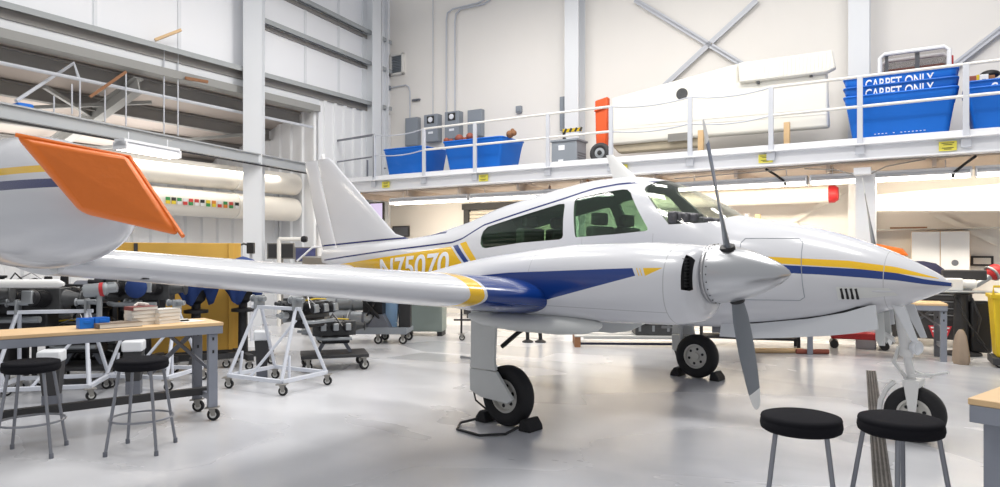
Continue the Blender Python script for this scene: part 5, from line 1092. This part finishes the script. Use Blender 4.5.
# ------------------------------------------------------------------ below the mezzanine
t = bthing('display_screen', 'pink-white glowing screen on the wall behind the tail fin', 'screen', bx(377, .9), .9, yz(377, 220, .9)); mb = MB(); mb.box((0, 0, 0), (.50, .06, .95)); mb.build('bezel', 'black', t, .01); mb = MB(); mb.box((0, -.033, 0), (.42, .006, .88)); mb.build('display', 'screen_pink', t)
def signboard(px, py0, py1, wd, lb, face, name='sign_board', y=BW-.04):
    z1 = yz(px, py0, y); z0 = yz(px, py1, y); t = bthing(name, lb, 'sign', bx(px, y), y, (z0+z1)/2); mb = MB(); mb.box((0, 0, 0), (wd, .05, z1-z0)); mb.build('frame', 'bench_dark', t, .006); mb = MB(); mb.box((0, -.028, 0), (wd-.08, .008, z1-z0-.07)); mb.build('face', face, t); return t
signboard(401, 226, 237, .60, 'dark framed wall board between screen and shutter under the mezzanine', 'bench_grey')
t = bthing('roller_shutter', 'tan louvred roller shutter with dark frame under the mezzanine', 'shutter', bx(513, BW-.05), BW-.17, 0); ws_ = 2.5
mb = MB()
for i in range(28): mb.box((0, -.02, .1+.095*i), (ws_, .03, .085))
mb.build('slats', 'rolling', t, .008)
mb = MB()
for s in (-1, 1): mb.box((s*(ws_/2+.07), -.03, 1.4), (.16, .10, 2.8))
mb.build('guide', 'bench_dark', t)
mb = MB(); mb.box((0, -.06, 2.83), (ws_+.3, .2, .16)); mb.build('head_box', 'bench_dark', t)
t = bthing('loudspeaker', 'black loudspeaker hanging under the mezzanine above the cabin roof', 'speaker', bx(549, .7), .7, 2.86); mb = MB(); mb.box((0, 0, 0), (.22, .2, .36)); mb.build('case', 'black', t, .02); mb = MB(); mb.bar((0, 0, .15), (.02, 0, .26), .04, .04); mb.lathe([(.02, 0), (.035, .02)], frame((-.02, -.1, .05), (0, -1, 0)), 10); mb.build('bracket', 'brown', t)
for i, (px, lb) in enumerate(((593, 'rusty hook bracket under the mezzanine left of the roof antenna'), (774, 'dark spring hook under the mezzanine left of the pipe end'), (965, 'dark spring hook under the mezzanine at the right'))):
    mb = MB(); sgn = -1 if i != 2 else 1; mb.tube([(sgn*.14, -.12, .10), (0, .0, 0), (-sgn*.14, .1, -.12)], .022, 8); mb.tube([(-sgn*.14, .1, -.12), (-sgn*.16, .1, -.2)], .03, 8); place(tag(mb.build('hook_bracket', 'brown' if i == 0 else 'eng_dark'), lb, 'bracket'), bp(bx(px, .0), .12, 3.02), BROT)
t = bthing('storage_pipe', 'long cream pipe with a red end cap under the mezzanine', 'pipe', 0, 1.3, 0)
xe = bx(829, 1.3); z_ = yz(829, 191.5, 1.3); xs0 = bx(640, 1.3)
mb = MB(); mb.lathe([(.16, 0), (.16, xe-xs0)], frame((xs0, 0, z_-.05), (1, 0, 0)), 20); mb.build('tube', 'duct', t); mb = MB(); mb.lathe([(.165, 0), (.165, .10), (.12, .16)], frame((xe, 0, z_-.05), (1, 0, 0)), 20); mb.build('end_cap', 'red', t)
mb = MB(); mb.tube([(xs0, .4, z_-.62), (xe-1.2, .4, z_-.62), (xe-.6, .4, z_-.60)], .045, 10); mb.build('small_pipe', 'duct', t)
for px in (736, 757): mb = MB(); mb.box((bx(px, 1.5), .3, z_-.55), (.1, .1, .34)); mb.build('pipe_hanger', 'wood', t)
mb = MB(); mb.lathe([(.06, 0), (.12, .08), (.12, .2), (.05, .28), (.09, .3), (.09, .34)], frame((bx(746, 1.5)-.15, .25, z_-.58), (1, 0, 0)), 16); mb.lathe([(.03, 0), (.03, .2), (.07, .22)], frame((bx(746, 1.5), .25, z_-.58), (0, 0, 1)), 12); mb.build('valve', 'mezz_white', t)
t = bthing('stored_flap', 'long white wing flap hanging below the mezzanine at the right', 'wing', 0, .95, 0); xa = bx(866, .95); P = [(xa, yz(866, 196, .95)), (bx(1010, .95), yz(1010, 183, .95)), (xa+3.2, yz(1010, 183, .95)+.05), (xa+3.2, 2.35), (bx(1000, .95), yz(1000, 212, .95)), (xa, yz(866, 212, .95))]
mb = MB(); mb.prism(P, -.10, .10); mb.build('skin', 'cream_metal', t, .03); mb = MB(); mb.prism([(xa-.10, yz(866, 195, .95)), (xa+.02, yz(866, 195, .95)), (xa+.02, yz(866, 212, .95)), (xa-.10, yz(866, 212, .95))], -.10, .10); mb.build('edge_wood', 'wood', t, .01)
t = bthing('junction_box', 'white junction box with cables under the mezzanine beam above the nose', 'box', bx(863, .1), -.02, 2.98); mb = MB(); mb.box((0, 0, 0), (.26, .12, .12)); mb.build('box', 'mezz_white', t, .01)
mb = MB(); mb.tube([(-.9, .02, .10), (-.4, .0, .05), (-.13, 0, -.05)], .012, 6); mb.tube([(.13, 0, -.05), (.35, 0, .06), (.9, .0, .14)], .012, 6); mb.tube([(-3.2, -.0, .06), (-1.5, -.0, .10), (-.2, -.02, .17), (1.5, -.02, .15)], .010, 6); mb.build('cable', 'red_ink' if False else 'caster_metal', t)
t = bthing('storage_cabinet', 'white two-door wall cabinet with a small emblem right of the nose', 'cabinet', bx(944, BW-.25), BW-.25, 0); y_ = BW-.25; z1 = yz(944, 231.5, y_); z0 = yz(944, 276, y_); x0 = bx(911.5, y_)-bx(944, y_); x1 = bx(969.5, y_)-bx(944, y_)
mb = MB(); mb.box(((x0+x1)/2, .02, (z0+z1)/2), (x1-x0, .42, z1-z0)); mb.build('carcass', 'wood', t, .004)
for i in (0, 1):
    w_ = (x1-x0)/2; mb = MB(); mb.box((x0+w_*(i+.5), -.205, (z0+z1)/2), (w_-.012, .02, z1-z0-.01)); d_ = mb.build('door', 'steel_white', t, .004)
    mb = MB()
    if i == 0:
        for k_ in range(5): mb.box((x0+w_*.52+.055*(k_-2), -.217, z0+.22*(z1-z0)), (.04, .004, .045))
    else: mb.lathe([(.055, 0), (.055, .004)], frame((x0+w_*1.5, -.216, z0+.30*(z1-z0)), (0, -1, 0)), 18)
    mb.build('emblem', 'box_grey' if i == 0 else 'bench_grey', d_)
mb = MB(); mb.box((0, 0, 0), (.85, .02, .02)); 
t = bthing('shelf', 'thin wall shelf with brown sheet above the white cabinet', 'shelf', bx(940, BW-.2), BW-.2, yz(940, 230, BW-.2)+.02); mb = MB(); mb.box((.1, 0, 0), (2.6, .3, .02)); mb.build('board', 'caster_white', t); mb = MB(); mb.box((-.5, 0, .03), (.6, .2, .025)); mb.build('brown_sheet', 'brown', t)
signboard(982, 256, 266, .34, 'faint paper notice on the wall right of the white cabinet', 'paper', 'paper_notice')
# notices on the lower left wall, hose reel and camera by the column
Wn = bp(XL+.15, .6, 1.68); 
for (px, py0, py1, Y, wd, lb, face) in ((281, 243, 259, 15.6, .62, 'dark recessed wall board with pale drawing left of the fin', 'bench_dark'), (306, 247, 262, 15.6, .50, 'framed blue poster on the wall just left of the fin', 'poster_blue')):
    X = (px-500)/FPX*Y; z1 = CAM_H+(253.6-py0)*Y/FPX; z0 = CAM_H+(253.6-py1)*Y/FPX; t = thing('picture_board', lb, 'picture', (X, Y, (z0+z1)/2), 0); mb = MB(); mb.box((0, 0, 0), (wd, .05, z1-z0)); mb.build('frame', 'caster_metal', t, .006); mb = MB(); mb.box((0, -.028, 0), (wd-.06, .008, z1-z0-.05)); mb.build('picture', face, t)
    mb = MB(); mb.box((0, .06, -(z0+z1)/4-.0), (.06, .05, (z0+z1)/2-.0)); mb.build('post', 'caster_metal', t)
X = -4.25; t = thing('column_camera', 'black camera and cable box fixed to the column above the plywood crate', 'camera', (-4.55, 12.6, 1.62), .2); mb = MB(); mb.box((.0, 0, .08), (.12, .2, .2)); mb.build('body', 'black', t, .01); mb = MB(); mb.tube([(-.28, 0, .10), (-.12, -.02, .16), (0, 0, .12)], .018, 8); mb.build('arm', 'bench_dark', t); mb = MB(); mb.tube([(0, .05, .0), (0, .05, -1.62)], .03, 8); mb.build('post', 'stand_white', t)
t = thing('hose_valve', 'dark round valve on a pale wall pipe left of the tail fin', 'valve', (-4.45, 15.3, 1.92), 0); mb = MB(); mb.cyl((-.45, 0, 0), (.05, 0, 0), .045, 12); mb.tube([(-.45, 0, 0), (-.45, 0, -1.92)], .045, 10); mb.build('pipe', 'rail_cream', t); mb = MB(); mb.lathe([(.06, 0), (.075, .05), (.06, .12)], frame((.05, 0, 0), (1, 0, 0)), 16); mb.build('valve_body', 'eng_dark', t)
t = thing('top_machine', 'pale grey machine with bent white pipe on top, left of the fin behind the wing', 'machine', (-3.6, 13.6, 0), 0); mb = MB(); mb.box((0, 0, .8), (.5, .4, 1.5)); mb.build('body', 'caster_metal', t, .03); mb = MB(); mb.tube([(-.4, 0, 1.45), (-.1, 0, 1.72), (.1, 0, 1.74), (.18, 0, 1.55)], .02, 8); mb.build('bent_pipe', 'mezz_white', t)
